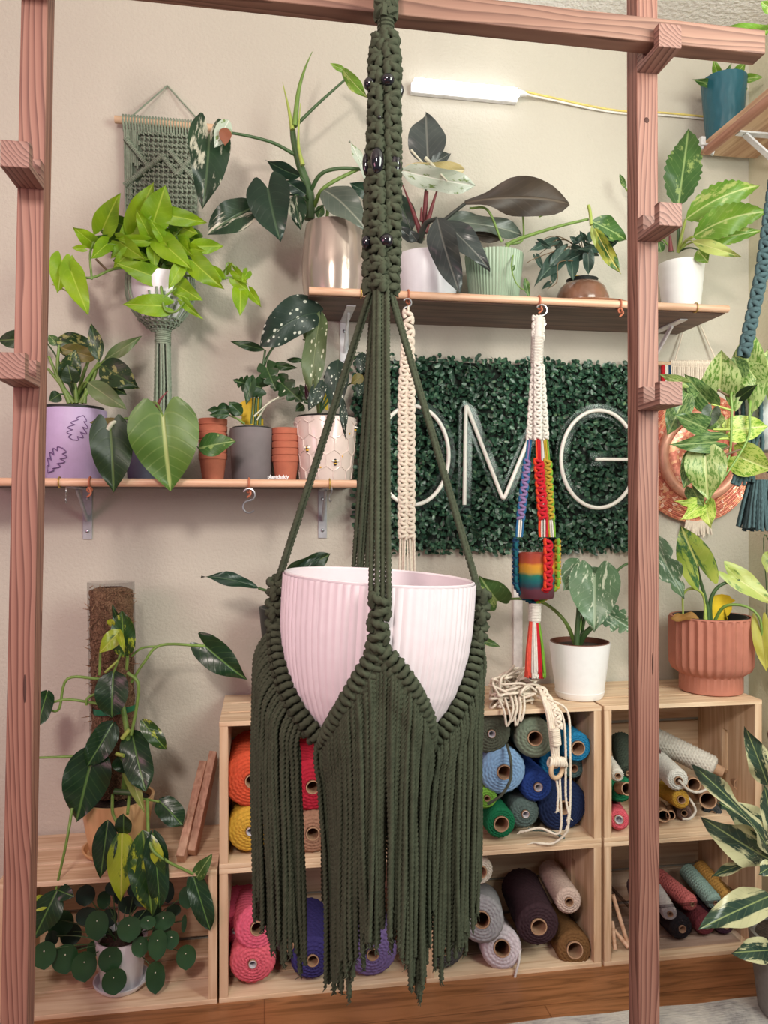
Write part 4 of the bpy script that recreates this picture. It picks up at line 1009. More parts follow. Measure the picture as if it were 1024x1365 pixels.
for k, (pts) in enumerate(([(716,928,.23),(738,935,.262),(757,950,.279),(760,1000,.284),(760,1070,.286),(758,1098,.287)], [(718,930,.23),(735,938,.262),(750,955,.281),(754,1000,.286),(754,1060,.288),(758,1085,.289)], [(746,1038,.29),(747,1060,.29),(748,1100,.288),(742,1112,.285),(720,1104,.264),(700,1108,.255)], [(757,1090,.288),(756,1108,.285),(738,1124,.272),(716,1124,.264)], [(741,1036,.291),(744,1056,.29),(743,1075,.289)])):
    pts = [P(*p) for p in pts]
    for p in pts:
        if p.y > -.262 and p.z < ZA+.02: p.z = ZA+.0135
        elif p.z < ZA+.02: p.z = max(p.z, ZA-.004)
    mb = MB(); mb.tube(resample(spline(pts,8),.003), .0028, 7, 0, True, .01); e = pts[-1]; T = (pts[-1]-pts[-2]).normalized()
    for f in range(6): mb.tube([e, e+T*.008+Vector((random.gauss(0,.0025),0,random.gauss(0,.0015))), e+T*.015+Vector((random.gauss(0,.005),0,random.gauss(0,.0022)))], [.0018,.0014,.0006], 5)
    mb.build('rope', M_cream, rp, ang=3)
# ================================================================ potted plants
random.seed(5)
G = {}
def LM(k, *a, **kw): G[k] = leafmat('leaf_'+k, *a, **kw)
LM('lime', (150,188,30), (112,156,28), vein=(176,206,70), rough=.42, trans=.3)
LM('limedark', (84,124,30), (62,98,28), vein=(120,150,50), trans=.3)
LM('deep', (40,66,50), (28,50,40), vein=(70,96,70), rough=.3)
LM('deepvar', (44,70,46), (30,54,38), vein=(80,104,72), var=(206,204,184), vth=.575, vsc=10, vst=(.7,1.6), rough=.3)
LM('grey', (84,92,90), (60,68,68), vein=(120,124,118), rough=.25)
LM('greyg', (112,124,112), (78,92,82), vein=(150,156,140), rough=.28)
LM('brownback', (78,66,56), (62,54,48), vein=(98,84,70), rough=.5)
LM('creamy', (222,210,160), (206,186,126), vein=(236,230,206), rough=.3)
LM('whitegreen', (214,224,212), (188,204,184), vein=(236,240,230), var=(120,146,84), vth=.6, vsc=14, rough=.25)
LM('yellowgreen', (196,188,84), (120,150,52), vein=(222,214,120), var=(62,104,40), vth=.55, vsc=8, rough=.35)
LM('green', (74,112,52), (54,92,44), vein=(150,176,110), rough=.38, var=(150,172,100), vth=.60, vsc=16)
LM('fresh', (126,166,56), (96,142,50), vein=(190,206,130), rough=.38, var=(176,190,110), vth=.58, vsc=12)
LM('bigheart', (96,130,52), (74,108,44), vein=(168,184,112), rough=.4)
LM('darkheart', (44,66,36), (32,52,32), vein=(96,118,66), rough=.38)
LM('flecked', (46,72,38), (30,54,32), vein=(70,96,52), var=(156,160,96), vth=.57, vsc=22, rough=.35)
LM('palegrey', (122,140,92), (96,120,76), vein=(150,160,116), rough=.4)
LM('olive', (126,112,52), (96,96,48), vein=(150,136,76), rough=.45)
LM('minimon', (46,78,40), (34,60,34), vein=(84,112,64), rough=.35)
LM('spotted', (44,62,52), (34,52,44), vein=(62,80,64), dots=(214,220,206), dotsc=12, dotr=.33, rough=.4, vw=.02)
LM('spottedlight', (96,112,72), (78,98,64), vein=(120,134,92), dots=(214,218,190), dotsc=12, dotr=.32, rough=.45, vw=.02)
LM('burgundy', (70,26,44), (52,20,34), rough=.4)
LM('burle', (36,66,36), (24,48,30), vein=(92,130,66), rough=.26)
LM('burlevar', (50,84,34), (30,58,30), vein=(110,144,60), var=(172,186,54), vth=.56, vsc=10, rough=.28)
LM('burlelime', (176,186,50), (150,170,44), vein=(196,200,90), var=(60,94,36), vth=.60, vsc=9, rough=.3)
LM('palelime', (170,182,104), (140,160,80), vein=(190,196,130), rough=.4)
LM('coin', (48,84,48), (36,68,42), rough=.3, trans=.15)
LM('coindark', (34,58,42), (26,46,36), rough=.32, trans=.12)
LM('marble', (190,204,142), (164,186,112), vein=(196,208,140), var=(98,138,56), vth=.52, vsc=40, vst=(.9,1.8), rough=.32, trans=.3)
LM('marbledark', (126,150,92), (96,128,70), vein=(150,168,110), var=(60,94,48), vth=.5, vsc=40, vst=(.9,1.8), rough=.32, trans=.25)
LM('marblebright', (206,220,120), (180,206,90), vein=(214,224,140), var=(116,164,44), vth=.54, vsc=38, vst=(.9,1.8), rough=.3, trans=.35)
LM('albo', (96,126,92), (76,108,78), vein=(150,170,140), var=(196,206,182), vth=.60, vsc=30, vst=(.7,1.6), rough=.32)
LM('synvar', (196,208,100), (150,184,72), vein=(210,220,130), var=(70,118,66), vth=.52, vsc=12, vst=(.6,1.4), rough=.34, trans=.3)
LM('synpale', (206,216,130), (182,204,110), vein=(220,226,150), var=(130,164,90), vth=.6, vsc=14, rough=.35, trans=.3)
LM('wilt', (188,182,76), (150,150,60), vein=(170,160,70), rough=.55)
LM('dry', (176,132,66), (150,108,54), rough=.7)
LM('drybrown', (156,96,70), (140,84,60), rough=.6)
LM('rubber', (66,88,70), (44,66,56), vein=(150,166,110), var=(206,204,160), vth=.22, vsc=12, edge=.85, rough=.25, vw=.025)
LM('small', (58,82,72), (42,64,56), vein=(96,116,100), rough=.35)
M_stem = plain('green_stem', (112,142,66), .45, .08); M_stemd = plain('dark_green_stem', (64,92,52), .45, .08); M_stemw = plain('woody_stem', (104,84,60), .7)
M_stemlime = plain('pale_stem', (160,176,84), .45, .08); M_red = plain('red_sheath', (116,52,56), .45, .08); M_stempale = plain('cream_stem', (206,206,184), .5)
M_soil = plain('potting_soil', (58,44,36), .95, .3, 160, 1.0, 260)
M_nursery = plain('black_nursery_plastic', (30,34,32), .5, .05)
M_sticky = plain('yellow_sticky_card', (226,190,34), .6, .05)
class Plant:
    def __init__(s, label, ox, oy, d, loc, sc=4.0, name='potted_plant', cat='plant', group=None):
        s.ox, s.oy, s.sc, s.d = ox, oy, sc, d; s.t = thing(name, label, cat, loc, group); s.lm = []; s.L = MB(); s.S = MB(); s.sm = []
    def p(s, x, y, dd=0): return P(s.ox+x/s.sc, s.oy+y/s.sc, s.d+dd)
    def k(s): return S(s.ox, s.d)/s.sc
    def mi(s, lst, m):
        if m not in lst: lst.append(m)
        return lst.index(m)
    def leaf(s, bx, by, tx, ty, w, m='deep', sh='heart', db=.0, dt=.0, c=None, cd=0, roll=0, st=M_stemd, sr=6, lift=.25, **kw):
        b, t = s.p(bx,by,db), s.p(tx,ty,dt); hw = w*S(s.ox+bx/s.sc, s.d+db)/s.sc
        hw = hw/max(.45, math.cos(math.radians(roll)))
        s.L.leaf(b, t, hw, sh, s.mi(s.lm, G[m]), roll, **kw)
        if c is not None:
            o = s.p(c[0], c[1], cd); mid = (o+b)/2; mid = mid + UP*(b-o).length*lift
            s.S.tube(bez(o, mid, b, 12), np.linspace(sr, sr*.6, 12)*s.k(), 7, s.mi(s.sm, st))
        return s
    def stem(s, pts, r=8, m=M_stemd, r1=None, dd=0):
        w = [s.p(q[0], q[1], (q[2] if len(q) > 2 else dd)) for q in pts]; w = spline(w, 6) if len(w) > 2 else w
        s.S.tube(w, np.linspace(r, r1 if r1 is not None else r, len(w))*s.k(), 8, s.mi(s.sm, m)); return s
    def done(s):
        if s.L.v: s.L.build('foliage', s.lm, s.t, ang=3)
        if s.S.v: s.S.build('stem', s.sm, s.t, ang=3)
        return s.t
def pot(t, c, prof, m, n=48, rf=None, soil=None, name='pot', inner=.93, sm=M_soil):
    "prof: outer (r,h) from the base up; adds wall thickness, floor and soil"
    top = prof[-1]; ins = [(max(.001, r*inner), h) for r, h in prof[::-1] if h > prof[0][1]+.004]
    full = [(.001, prof[0][1])] + list(prof) + [(top[0]*inner, top[1])] + ins + [(.001, prof[0][1]+.005)]
    nf = len(prof)
    def rr(th, k, h): return (rf(th, h) if (rf is not None and 1 <= k <= nf) else 1.0)*np.ones(len(th))
    MB().lathe(full, c, n, 0, rf=rr).build(name, m, t)
    if soil is not None:
        r = float(np.interp(soil, [p[1] for p in prof], [p[0] for p in prof]))*(inner-.01)
        MB().lathe([(.0005,soil+.004),(r*.6,soil+.003),(r,soil)][::-1], c, 28, 0).build('soil', sm, t)
def base(px, d, z): q = P(px, 682, d); return Vector((q.x, q.y, z))
zU, zL = ZU+.0005, ZLO+.0005

# ---- A: iridescent pot, tall climbing philodendron
m, nt, bs, out = new_mat('iridescent_glaze'); bs.inputs['Base Color'].default_value = rgb(188,172,160); bs.inputs['Metallic'].default_value = .5; bs.inputs['Roughness'].default_value = .17
bs.inputs['Thin Film Thickness'].default_value = 420; bs.inputs['Thin Film IOR'].default_value = 1.5
c = base(446,.115,zU); k = S(446,.115)
A = Plant('tall climber with dark glossy leaves in a shiny iridescent pot on the top shelf', 240, 60, .115, c)
pot(A.t, c, [(34*k,0),(40*k,.004),(43*k,25*k),(43.5*k,50*k),(41*k,80*k),(38*k,100*k)], m, soil=88*k)
A.stem([(690,930),(690,790),(640,640),(610,520),(598,430)], 30, M_stemd, 14)
A.stem([(600,450),(578,330),(548,198)], 13, M_stemlime, 1.5, .01); A.stem([(612,430),(632,250),(665,130),(706,35)], 16, M_stem, 1.5, .012); A.stem([(655,640),(632,520),(642,310)], 13, M_stemlime, 2, .02)
A.stem([(612,435,0),(740,310,.01),(888,178,.02)], 10, M_stemd, 6); A.stem([(615,585,0),(480,515,.02),(270,468,.05),(160,478,.06)], 11, M_stemd, 6)
A.stem([(692,790,0),(750,690,.03),(850,658,.04),(980,662,.03)], 12, M_stemd, 9); A.stem([(715,860,0),(770,760,.03),(930,672,.03),(990,650,.03)], 12, M_stem, 8); A.stem([(785,915),(795,815)], 9, M_stem)
A.leaf(155,478,122,872,112,'deepvar','heart',.07,.09,fold=.12,roll=-12); A.leaf(262,400,182,548,44,'whitegreen','ovate',.092,.10,fold=.05); A.leaf(245,440,238,535,34,'drybrown','ovate',.104,.108,fold=.05)
A.leaf(470,765,535,1048,118,'deep','heart',.07,.10,fold=.15,roll=10,c=(690,800)); A.leaf(400,860,148,1010,78,'deepvar','oblong',.04,.06,c=(690,820),roll=25)
A.leaf(640,700,458,612,40,'deep','ovate',.01,.03,c=(690,800),roll=-30); A.leaf(612,800,645,985,52,'deepvar','ovate',.04,.06,c=(690,850)); A.leaf(672,795,565,722,42,'deep','ovate',.03,.04,c=(690,850))
A.leaf(765,772,1002,1000,80,'greyg','ovate',.05,.10,roll=-25,bul=.12); A.leaf(845,838,1010,975,42,'deep','ovate',.03,.05,c=(710,900)); A.leaf(1002,738,903,512,26,'whitegreen','lance',.03,.05,roll=40); A.leaf(1010,790,905,735,42,'deep','heart',.02,.03)
A.leaf(862,122,1012,288,36,'fresh','lance',.02,.05,roll=20); A.leaf(885,140,800,97,17,'fresh','ovate',.02,.03); A.leaf(735,920,760,850,26,'green','ovate'); A.done()

# ---- B: white pot with dark philodendron
c = base(570,.115,zU); k = S(570,.115)
B = Plant('grey-leaved plant with red sheaths in a smooth white pot on the top shelf', 496, 120, .115, c)
M_wpot = plain('white_glazed', (226,226,232), .32, .01)
pot(B.t, c, [(34*k,0),(36*k,.002),(41*k,40*k),(43*k,60*k),(42*k,64*k)], M_wpot, soil=56*k)
cr = (270,800)
B.leaf(300,400,286,126,105,'grey','ovate',.02,-.01,fold=.1,c=cr,sr=9); B.leaf(300,405,418,338,36,'grey','ovate',.03,.02)
B.leaf(178,432,552,508,62,'whitegreen','oblong',.06,.06,roll=15,wave=.05); B.leaf(476,425,176,412,44,'creamy','oblong',.045,.045,roll=-20)
B.stem([(285,362,.06),(345,425,.075),(400,485,.08)], 10, M_stempale, 5); B.stem([(208,320,.05),(285,405,.065)], 7, M_stempale, 4)
B.stem([(268,790),(215,640),(155,485)], 17, M_red, 2, .02); B.stem([(280,760),(320,620),(362,488)], 17, M_red, 2, .035); B.stem([(275,740),(290,540)], 15, M_red, 12, .02); B.stem([(262,700),(262,625)], 10, M_red, 3, .03)
B.leaf(210,750,128,535,58,'deep','ovate',-.01,-.02,c=cr); B.leaf(235,805,128,722,32,'grey','ovate',.02,.04,c=cr); B.leaf(240,805,200,750,28,'grey','ovate',.04,.05)
B.stem([(250,810,.02),(285,715,.05),(345,685,.08)], 20, plain('grey_stem',(66,70,64),.4), 10)
B.leaf(348,680,468,1082,84,'grey','ovate',.09,.13,roll=18,bul=.05); B.leaf(382,700,630,962,66,'grey','ovate',.05,.09,roll=-20); B.leaf(395,700,802,772,50,'greyg','oblong',-.01,-.02,roll=-35,c=(300,790))
B.leaf(500,765,702,802,36,'brownback','ovate',-.02,-.02,roll=-30)
B.stem([(300,790,.0),(390,690,.02),(495,605,.04)], 11, plain('grey_stem',(66,70,64)), 9)
B.leaf(492,602,1048,606,104,'brownback','paddle',.04,.03,asym=-.1,wave=.05,fold=.06,arc=-.05); B.done()

# ---- C: sage ribbed pot
c = base(658.5,.115,zU); k = S(658,.115)
Cc = Plant('plant with one long arching stem in a sage green ribbed pot, top shelf', 700, 160, .115, c)
M_sageg = plain('sage_ceramic', (150,170,146), .4, .02)
pot(Cc.t, c, [(30*k,0),(31*k,.002),(38.5*k,70*k)], M_sageg, n=240, rf=lambda th, h: 1+.018*np.sin(th*52+1.2*math.sin(h*90)), soil=62*k)
Cc.stem([(-105,690,.03),(-60,645,.04),(160,572,.07),(338,528,.09)], 11, M_stem, 7); Cc.stem([(338,455,.09),(348,500,.095),(352,560,.10)], 9, M_stemlime, 9)
Cc.leaf(355,540,535,640,58,'green','ovate',.08,.05,roll=-25); Cc.leaf(372,575,512,820,42,'yellowgreen','lance',.11,.13,roll=20); Cc.leaf(355,560,376,685,14,'palelime','lance',.11,.12)
Cc.stem([(-125,650,.03),(-200,480,.03),(-297,470,.02)], 7, M_stem, 6); Cc.stem([(-105,660,.0),(-15,640,0),(-12,495,-.02)], 7, M_stem, 5)
Cc.leaf(90,470,75,520,30,'fresh','ovate',-.03,-.02); Cc.leaf(-12,500,90,480,14,'fresh','ovate',-.02,-.03)
Cc.stem([(-60,690,.05),(-72,790,.09),(-40,880,.095),(20,920,.1)], 4, M_stem, 3); Cc.leaf(0,840,20,950,18,'green','lance',.1,.1); Cc.leaf(-72,810,-55,770,10,'green','lance',.09,.09)
Cc.done()

# ---- D: brown pot on its tray
c = base(776,.112,zU); k = S(776,.112)
M_car = plain('caramel_glaze', (152,104,78), .2, .08, 20, coat=.4); M_brn = plain('brown_glaze', (120,84,66), .22, .16, 18, coat=.5)
tr = MB(); th = np.linspace(0,2*PI,56,endpoint=False); rows = []
for r, h in ((.001,.0),(.82,.0),(.94,.005),(1.0,.015),(.965,.017),(.88,.008),(.8,.006),(.001,.006)): rows.append(np.stack([c.x+.014+.122*r*np.cos(th), c.y+.088*r*np.sin(th), np.full(56, zU+h)],1))
tag(tr.grid(np.array(rows),0,True).build('pot_tray', M_car), 'glossy caramel brown oval tray under the brown pot on the top shelf', 'tray')
c2 = c+UP*.0075
Dd = Plant('small trailing dark-leaved plant in a brown glazed pot on a caramel tray', 700, 160, .112, c2)
pot(Dd.t, c2, [(35*k,0),(36*k,.004),(35*k,15*k),(30*k,28*k),(24*k,34*k),(22*k,35*k)], M_brn, soil=30*k, inner=.9)
MB().lathe([(17*k,31*k),(20*k,38*k),(21*k,40*k),(18*k,40*k),(16*k,31*k)], c2, 36).build('nursery_rim', M_nursery, Dd.t)
MB().box(c2+Vector((.002,-.006,41*k)), (.05,.0012,.014)).build('sticky_card', M_sticky, Dd.t, smooth=False)
for q in ((145,650,15,702,24),(75,650,142,684,20),(170,645,218,702,24),(60,730,92,802,18),(270,645,238,620,16),(292,625,250,668,18),(205,715,48,888,48),(240,728,256,858,40),(292,715,186,762,30),(335,716,336,828,32),(152,822,146,874,19),(205,700,118,795,32),(405,690,270,690,22),(350,612,336,662,20),(420,650,474,720,24),(130,872,88,902,15),(380,700,300,640,26),(260,690,330,700,26),(320,640,290,590,18),(430,690,500,640,22),(450,650,410,600,20)):
    Dd.leaf(*q, 'small','heart', .03+random.uniform(0,.04), .04+random.uniform(0,.05), c=(310,735), sr=3, lift=.4, st=M_stemw, roll=random.uniform(-30,30))
Dd.stem([(300,740,.02),(180,700,.05),(60,735,.08),(10,760,.08)], 3, M_stemw, 2); Dd.stem([(280,750,.04),(180,760,.08),(170,860,.1),(120,900,.11)], 3, M_stemw, 2); Dd.done()

# ---- E: white pot with long serrated leaves
c = base(908,.115,zU); k = S(908,.115)
E_ = Plant('plant with long saw-edged leaves in a white ridged pot, right shelf end', 768, 0, .115, c)
pot(E_.t, c, [(23*k,0),(24*k,.003)]+[(24*k+5.5*k*i/23, 6*k+62*k*i/23) for i in range(24)]+[(28.8*k,70*k)], plain('white_ridged',(238,238,236),.45,.01), rf=lambda th, h: 1+.006*math.sin(h*1400), soil=62*k)
cr = (545,1345)
E_.leaf(545,1100,600,690,92,'green','ovate',.01,-.02,c=cr,serr=.18,sr=10); E_.leaf(585,1168,978,990,76,'fresh','ovate',.03,.10,c=cr,serr=.2,sr=11,st=M_stemlime,bul=.1,lift=.1,arc=-.07); E_.leaf(625,1262,1028,1128,78,'fresh','ovate',.05,.14,c=cr,serr=.18,sr=11,st=M_stemlime,bul=.1,lift=.3,arc=-.08)
E_.leaf(640,1290,995,1228,44,'fresh','ovate',.03,.10,c=cr,serr=.1,lift=.3,st=M_stemlime); E_.leaf(620,1285,885,1370,36,'synpale','lance',.07,.14,c=cr,lift=.4,st=M_stemlime,bul=.12); E_.leaf(650,1332,705,1400,42,'fresh','ovate',.06,.08,c=cr); E_.leaf(455,1345,440,1280,26,'green','ovate',.02,.02)
E_.leaf(265,1005,232,925,14,'green','ovate',-.05,-.06); E_.stem([(520,1340,0),(400,1200,-.05),(262,1000,-.05)], 5, M_stem)
E_.stem([(505,1340),(500,1255)], 14, M_red, 6, .03); E_.done()

# ---- F: shelf on the right wall with the teal pot
def solve_x(px, x):
    lo, hi = -.5, 1.4
    for _ in range(50):
        md = (lo+hi)/2
        if X(px, md) > x: lo = md
        else: hi = md
    return lo
xs = XR-.17; dF = solve_x(931, xs); zs = P(931,206,dF).z
sh = thing('plank_shelf', 'pale wooden shelf on the right wall, seen from below in the top right corner', 'shelf', (XR-.085,-dF-.3,zs))
M_shf = wood('pale_spruce', (222,190,156), (196,156,126), 'y', 34, 2.0, .6, (176,134,104))
MB().bb((xs,-.615,zs),(XR,-dF,zs+.022)).build('board', M_shf, sh, smooth=False, bevel=.0015)
MB().tube([(xs-.001,-.615,zs-.010),(xs-.001,-dF-.045,zs-.010)], .0125, 14).build('front_dowel', wood('reddish_dowel',(196,146,124),(170,118,98),'y',60,3.0,.5), sh)
mb = MB(); yb = -dF-.045
mb.ring((xs-.001,yb,zs-.010), .0165, .004, (0,1,0), 20, 8, arc=PI*1.15, e1=(-1,0,0.2)); mb.bb((xs-.024,yb-.010,zs+.0),(xs-.012,yb+.010,zs+.022)); mb.build('dowel_socket', M_whitemet, sh)
for yy in (-dF-.13, -dF-.42):
    mb = MB(); mb.bb((xs+.03,yy-.011,zs-.004),(XR,yy+.011,zs)); mb.bb((XR-.004,yy-.011,zs-.13),(XR,yy+.011,zs)); mb.bar((xs+.05,yy,zs-.004),(XR-.004,yy,zs-.09),.018,.005,(0,1,0)); mb.build('bracket', M_whitemet, sh, smooth=False)
zt = zs+.0225; xp = XR-.122; dp = solve_x(965, xp); c = Vector((xp,-dp,zt)); k = S(965,dp)
Fp = Plant('small plant in a teal wavy pot on the corner shelf near the ceiling', 768, 0, dp, c)
hP = P(965,108,dp).z-zt
M_tealp = plain('teal_ceramic', (34,92,108), .35, .03)
pot(Fp.t, c, [(21*k,0),(22*k,.003)]+[(22*k+6.5*k*i/15, .004+(hP-.004)*i/15) for i in range(16)], M_tealp, n=120, rf=lambda th, h: 1+.02*np.abs(np.sin(th*9+.9*math.sin(h/hP*13))), soil=hP*.93)
cr = (790,430)
for q in ((765,425,730,312,24,'fresh'),(785,420,830,335,13,'green'),(845,402,905,332,28,'fresh'),(865,420,998,410,24,'fresh'),(730,448,622,425,22,'green'),(890,470,912,480,20,'fresh')): Fp.leaf(*q,'lance',.0,.03,c=cr,sr=7,st=M_stem)
Fp.done()
d2 = .52; c = base(1075,d2,zt); c.x = min(c.x, XR-.09)
F2 = Plant('long arching green leaf of a plant at the near end of the corner shelf', 768, 0, d2, c)
pot(F2.t, c, [(.04,0),(.055,.09)], M_wpot, soil=.08)
F2.leaf(1015,160,668,158,44,'fresh','oblong',.0,.02,bul=.10,roll=-20,fold=.3); F2.leaf(1060,60,985,8,30,'fresh','ovate',0,.0)
o_ = F2.p(1060,190,0); F2.S.tube(bez(c+UP*.08, c+UP*.16, F2.p(1012,162,0),10), .003, 7, F2.mi(F2.sm, M_stem)); F2.S.tube(bez(c+UP*.08, c+UP*.2, F2.p(1060,60,0),10), .003, 7, F2.mi(F2.sm, M_stem)); F2.done()

# ---- lime pothos in the wall pocket
cpk = pk - UP*.062*1.0 + Vector((0,.0,0))
c = pk - UP*(66*kp)
LP = Plant('bright lime green pothos in a white pot inside the sage macrame wall pocket', 50, 200, .095, c)
pot(LP.t, c, [(12*kp,0),(24*kp,8*kp),(34*kp,24*kp),(39.5*kp,45*kp),(40.5*kp,68*kp)], M_wpot, soil=62*kp)
cr = (640,650)
back = ((460,400,368,372,42),(475,470,330,428,46),(850,475,735,450,48),(700,520,800,470,44),(560,520,470,470,46),(600,560,520,600,46),(480,520,390,560,44),(720,590,620,560,44),(540,430,640,380,50),(760,420,690,380,46),(640,480,720,420,50),(420,500,300,460,44),(830,560,760,600,40),(500,580,400,590,40),(690,640,760,560,36))
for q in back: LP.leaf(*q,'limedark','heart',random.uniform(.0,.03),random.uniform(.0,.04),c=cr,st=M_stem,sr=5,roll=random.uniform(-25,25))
fr_ = ((350,418,440,230,62,-.2),(520,395,622,168,64,.2),(620,376,682,186,80,0),(690,345,908,388,48,0),(290,490,188,408,42,0),(372,500,285,582,44,0),(250,525,183,520,19,0),(130,590,105,762,62,0),(180,645,185,558,32,0),(180,648,273,884,64,0),(572,482,412,470,32,0),(440,490,582,588,50,0),(636,680,412,600,56,0),(674,832,452,822,60,0),(658,488,824,638,66,0),(668,470,600,368,32,0),(602,470,524,312,44,0),(855,512,992,512,42,0),(798,520,898,538,26,0),(828,590,997,742,64,0),(748,720,880,804,54,0),(800,790,733,765,26,0),(778,810,882,902,24,0),(762,620,698,742,38,0),(1005,650,1040,595,16,0),(1052,645,1125,715,28,0),(1050,690,1132,755,32,0),(1082,750,1080,886,44,0),(1135,755,1196,838,26,0),(980,680,935,615,28,0),(1120,650,1090,700,26,0))
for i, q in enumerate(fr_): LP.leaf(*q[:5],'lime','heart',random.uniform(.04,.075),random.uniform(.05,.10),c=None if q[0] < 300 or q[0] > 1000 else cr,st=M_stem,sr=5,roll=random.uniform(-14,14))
for i in range(16):
    a_ = random.uniform(0,2*PI); r_ = random.uniform(40,150); x_, y_ = 620+r_*1.3*math.cos(a_), 470+r_*.8*math.sin(a_); LP.leaf(x_,y_,x_+math.cos(a_)*random.uniform(70,110),y_+random.uniform(30,110),random.uniform(34,52),'lime','heart',random.uniform(.02,.06),random.uniform(.03,.08),c=cr,st=M_stem,sr=5,roll=random.uniform(-25,25))
LP.stem([(640,650,0),(430,630,.05),(290,680,.06),(180,660,.06),(120,600,.05)], 8, M_stem, 5); LP.stem([(290,690,.06),(280,560,.06),(300,490,.05)], 6, M_stem); LP.stem([(310,580,.06),(370,640,.05)], 6, M_stemw); LP.stem([(80,715,.05),(185,765,.06)], 4, M_stemlime)
LP.stem([(655,660,.03),(660,740,.06),(680,850,.07),(740,860,.075),(780,810,.08)], 9, M_stem, 5); LP.stem([(665,790,.07),(740,735,.07)], 6, M_stem); LP.stem([(740,660,.03),(950,690,.06),(1040,680,.06),(1080,740,.06)], 6, M_stem, 5); LP.stem([(1000,690,.06),(1020,600,.06),(1120,690,.06)], 5, M_stem); LP.done()

# ---- J: lilac pot
dJ = .115; c = base(98,dJ,zL); k = S(98,dJ)
J = Plant('variegated plant in a lilac pot with leaf outlines on the lower shelf', 40, 400, dJ, c)
M_lil = plain('lilac_ceramic', (186,166,204), .5, .02); hJ = 93*k
pot(J.t, c, [(39*k,0),(40*k,.003),(42*k,hJ*.5),(42.5*k,hJ-.004),(42*k,hJ)], M_lil, soil=hJ*.9)
MB().lathe([(38*k,hJ-.01),(39*k,hJ+.007),(36.5*k,hJ+.007),(36*k,hJ-.01)], c, 40).build('nursery_rim', M_nursery, J.t)
mb = MB()
def onpot(px, py):   # px,py in tile pixels -> point on the pot face
    a = math.asin(max(-.98, min(.98, ((px/4+40)-98)/41.5))); r = 42.6*k; return c + RT*(r*math.sin(a)) - FW*(r*math.cos(a)) + UP*((635-(400+py/4))*k)
for (x0,y0,x1,y1,w) in ((165,905,245,780,1.0),(110,600,105,750,.8),(335,610,290,740,.9)):
    pts = []; ax_ = Vector((x1-x0,y1-y0,0)); nn_ = Vector((-ax_.y,ax_.x,0)).normalized()
    for sgn in (1,-1):
        rng = range(0,41) if sgn > 0 else range(40,-1,-1)
        for i in rng:
            t = i/40; wv = (math.sin(PI*min(1,t*1.02))**.6)*46*w*(.35+.65*abs(math.sin(PI*(t*5+.1)))); q = Vector((x0,y0,0))+ax_*t+nn_*(sgn*wv)+ax_*(.18*wv/60); pts.append(onpot(q.x,q.y))
    mb.tube(pts, .0011, 5)
mb.build('leaf_outline', plain('purple_line',(108,78,128),.6), J.t)
cr = (245,550)
J.leaf(332,290,138,205,72,'flecked','oblong',-.01,.0,c=cr,sr=12,st=M_stem); J.leaf(342,305,160,252,42,'olive','oblong',.01,.02); J.leaf(368,330,327,122,42,'flecked','lance',.03,.03,c=cr,sr=12,st=M_stem,lift=.1); J.leaf(395,320,598,190,36,'palegrey','lance',.0,.01,c=cr,sr=10,st=M_stem,lift=.1)
J.leaf(375,345,582,468,78,'flecked','ovate',.03,.06,c=cr,sr=12,st=M_stem); J.leaf(365,430,518,505,42,'darkheart','ovate',.03,.05,c=cr); J.leaf(310,440,514,584,54,'palegrey','ovate',.06,.09,c=cr,sr=10,st=M_stem,lift=.4); J.leaf(205,400,245,262,58,'flecked','heart',.04,.05,c=cr,sr=11); J.leaf(222,425,200,340,48,'darkheart','heart',.05,.06,c=cr); J.leaf(150,240,98,185,28,'green','ovate',.0,.0)
J.leaf(60,200,-170,215,50,'darkheart','oblong',-.02,-.02,c=cr); J.leaf(160,500,100,540,34,'darkheart','ovate',.03,.05,c=cr)
for q in (((215,550),(160,440),(100,300)),((235,550),(180,470),(95,365)),((210,550),(150,380),(155,240)),((270,550),(330,440),(365,340)),((250,550),(240,430)),((290,550),(300,470))): J.stem(q, 13, M_stem, 7, .02)
J.done()

# ---- K: grey-blue pot with huge heart leaves
dK = .10; c = base(190,dK,zL); k = S(190,dK)
K_ = Plant('plant with huge drooping heart-shaped leaves in a blue-grey pot, lower shelf', 40, 400, dK, c)
pot(K_.t, c, [(18*k,0),(19*k,.002),(23*k,64*k)], plain('blue_grey_plastic',(92,96,112),.45,.03), soil=56*k)
cr = (600,690)
K_.leaf(708,622,750,1020,186,'bigheart','heart',.17,.16,fold=.10,c=cr,sr=9,st=M_stem,lift=.5,roll=5); K_.leaf(428,695,446,1030,112,'darkheart','heart',.165,.165,fold=.10,c=cr,sr=9,st=M_stem,lift=.3,roll=-6); K_.leaf(900,790,1098,752,62,'green','ovate',.13,.15,c=cr,roll=-15)
K_.leaf(490,655,318,655,26,'olive','ovate',.12,.12,roll=20); K_.stem([(412,690,.165),(440,655,.165),(485,645,.15)], 13, M_stempale, 8); K_.stem([(672,580,.10),(695,530,.11),(736,483,.11)], 11, M_red, 1.5); K_.done()

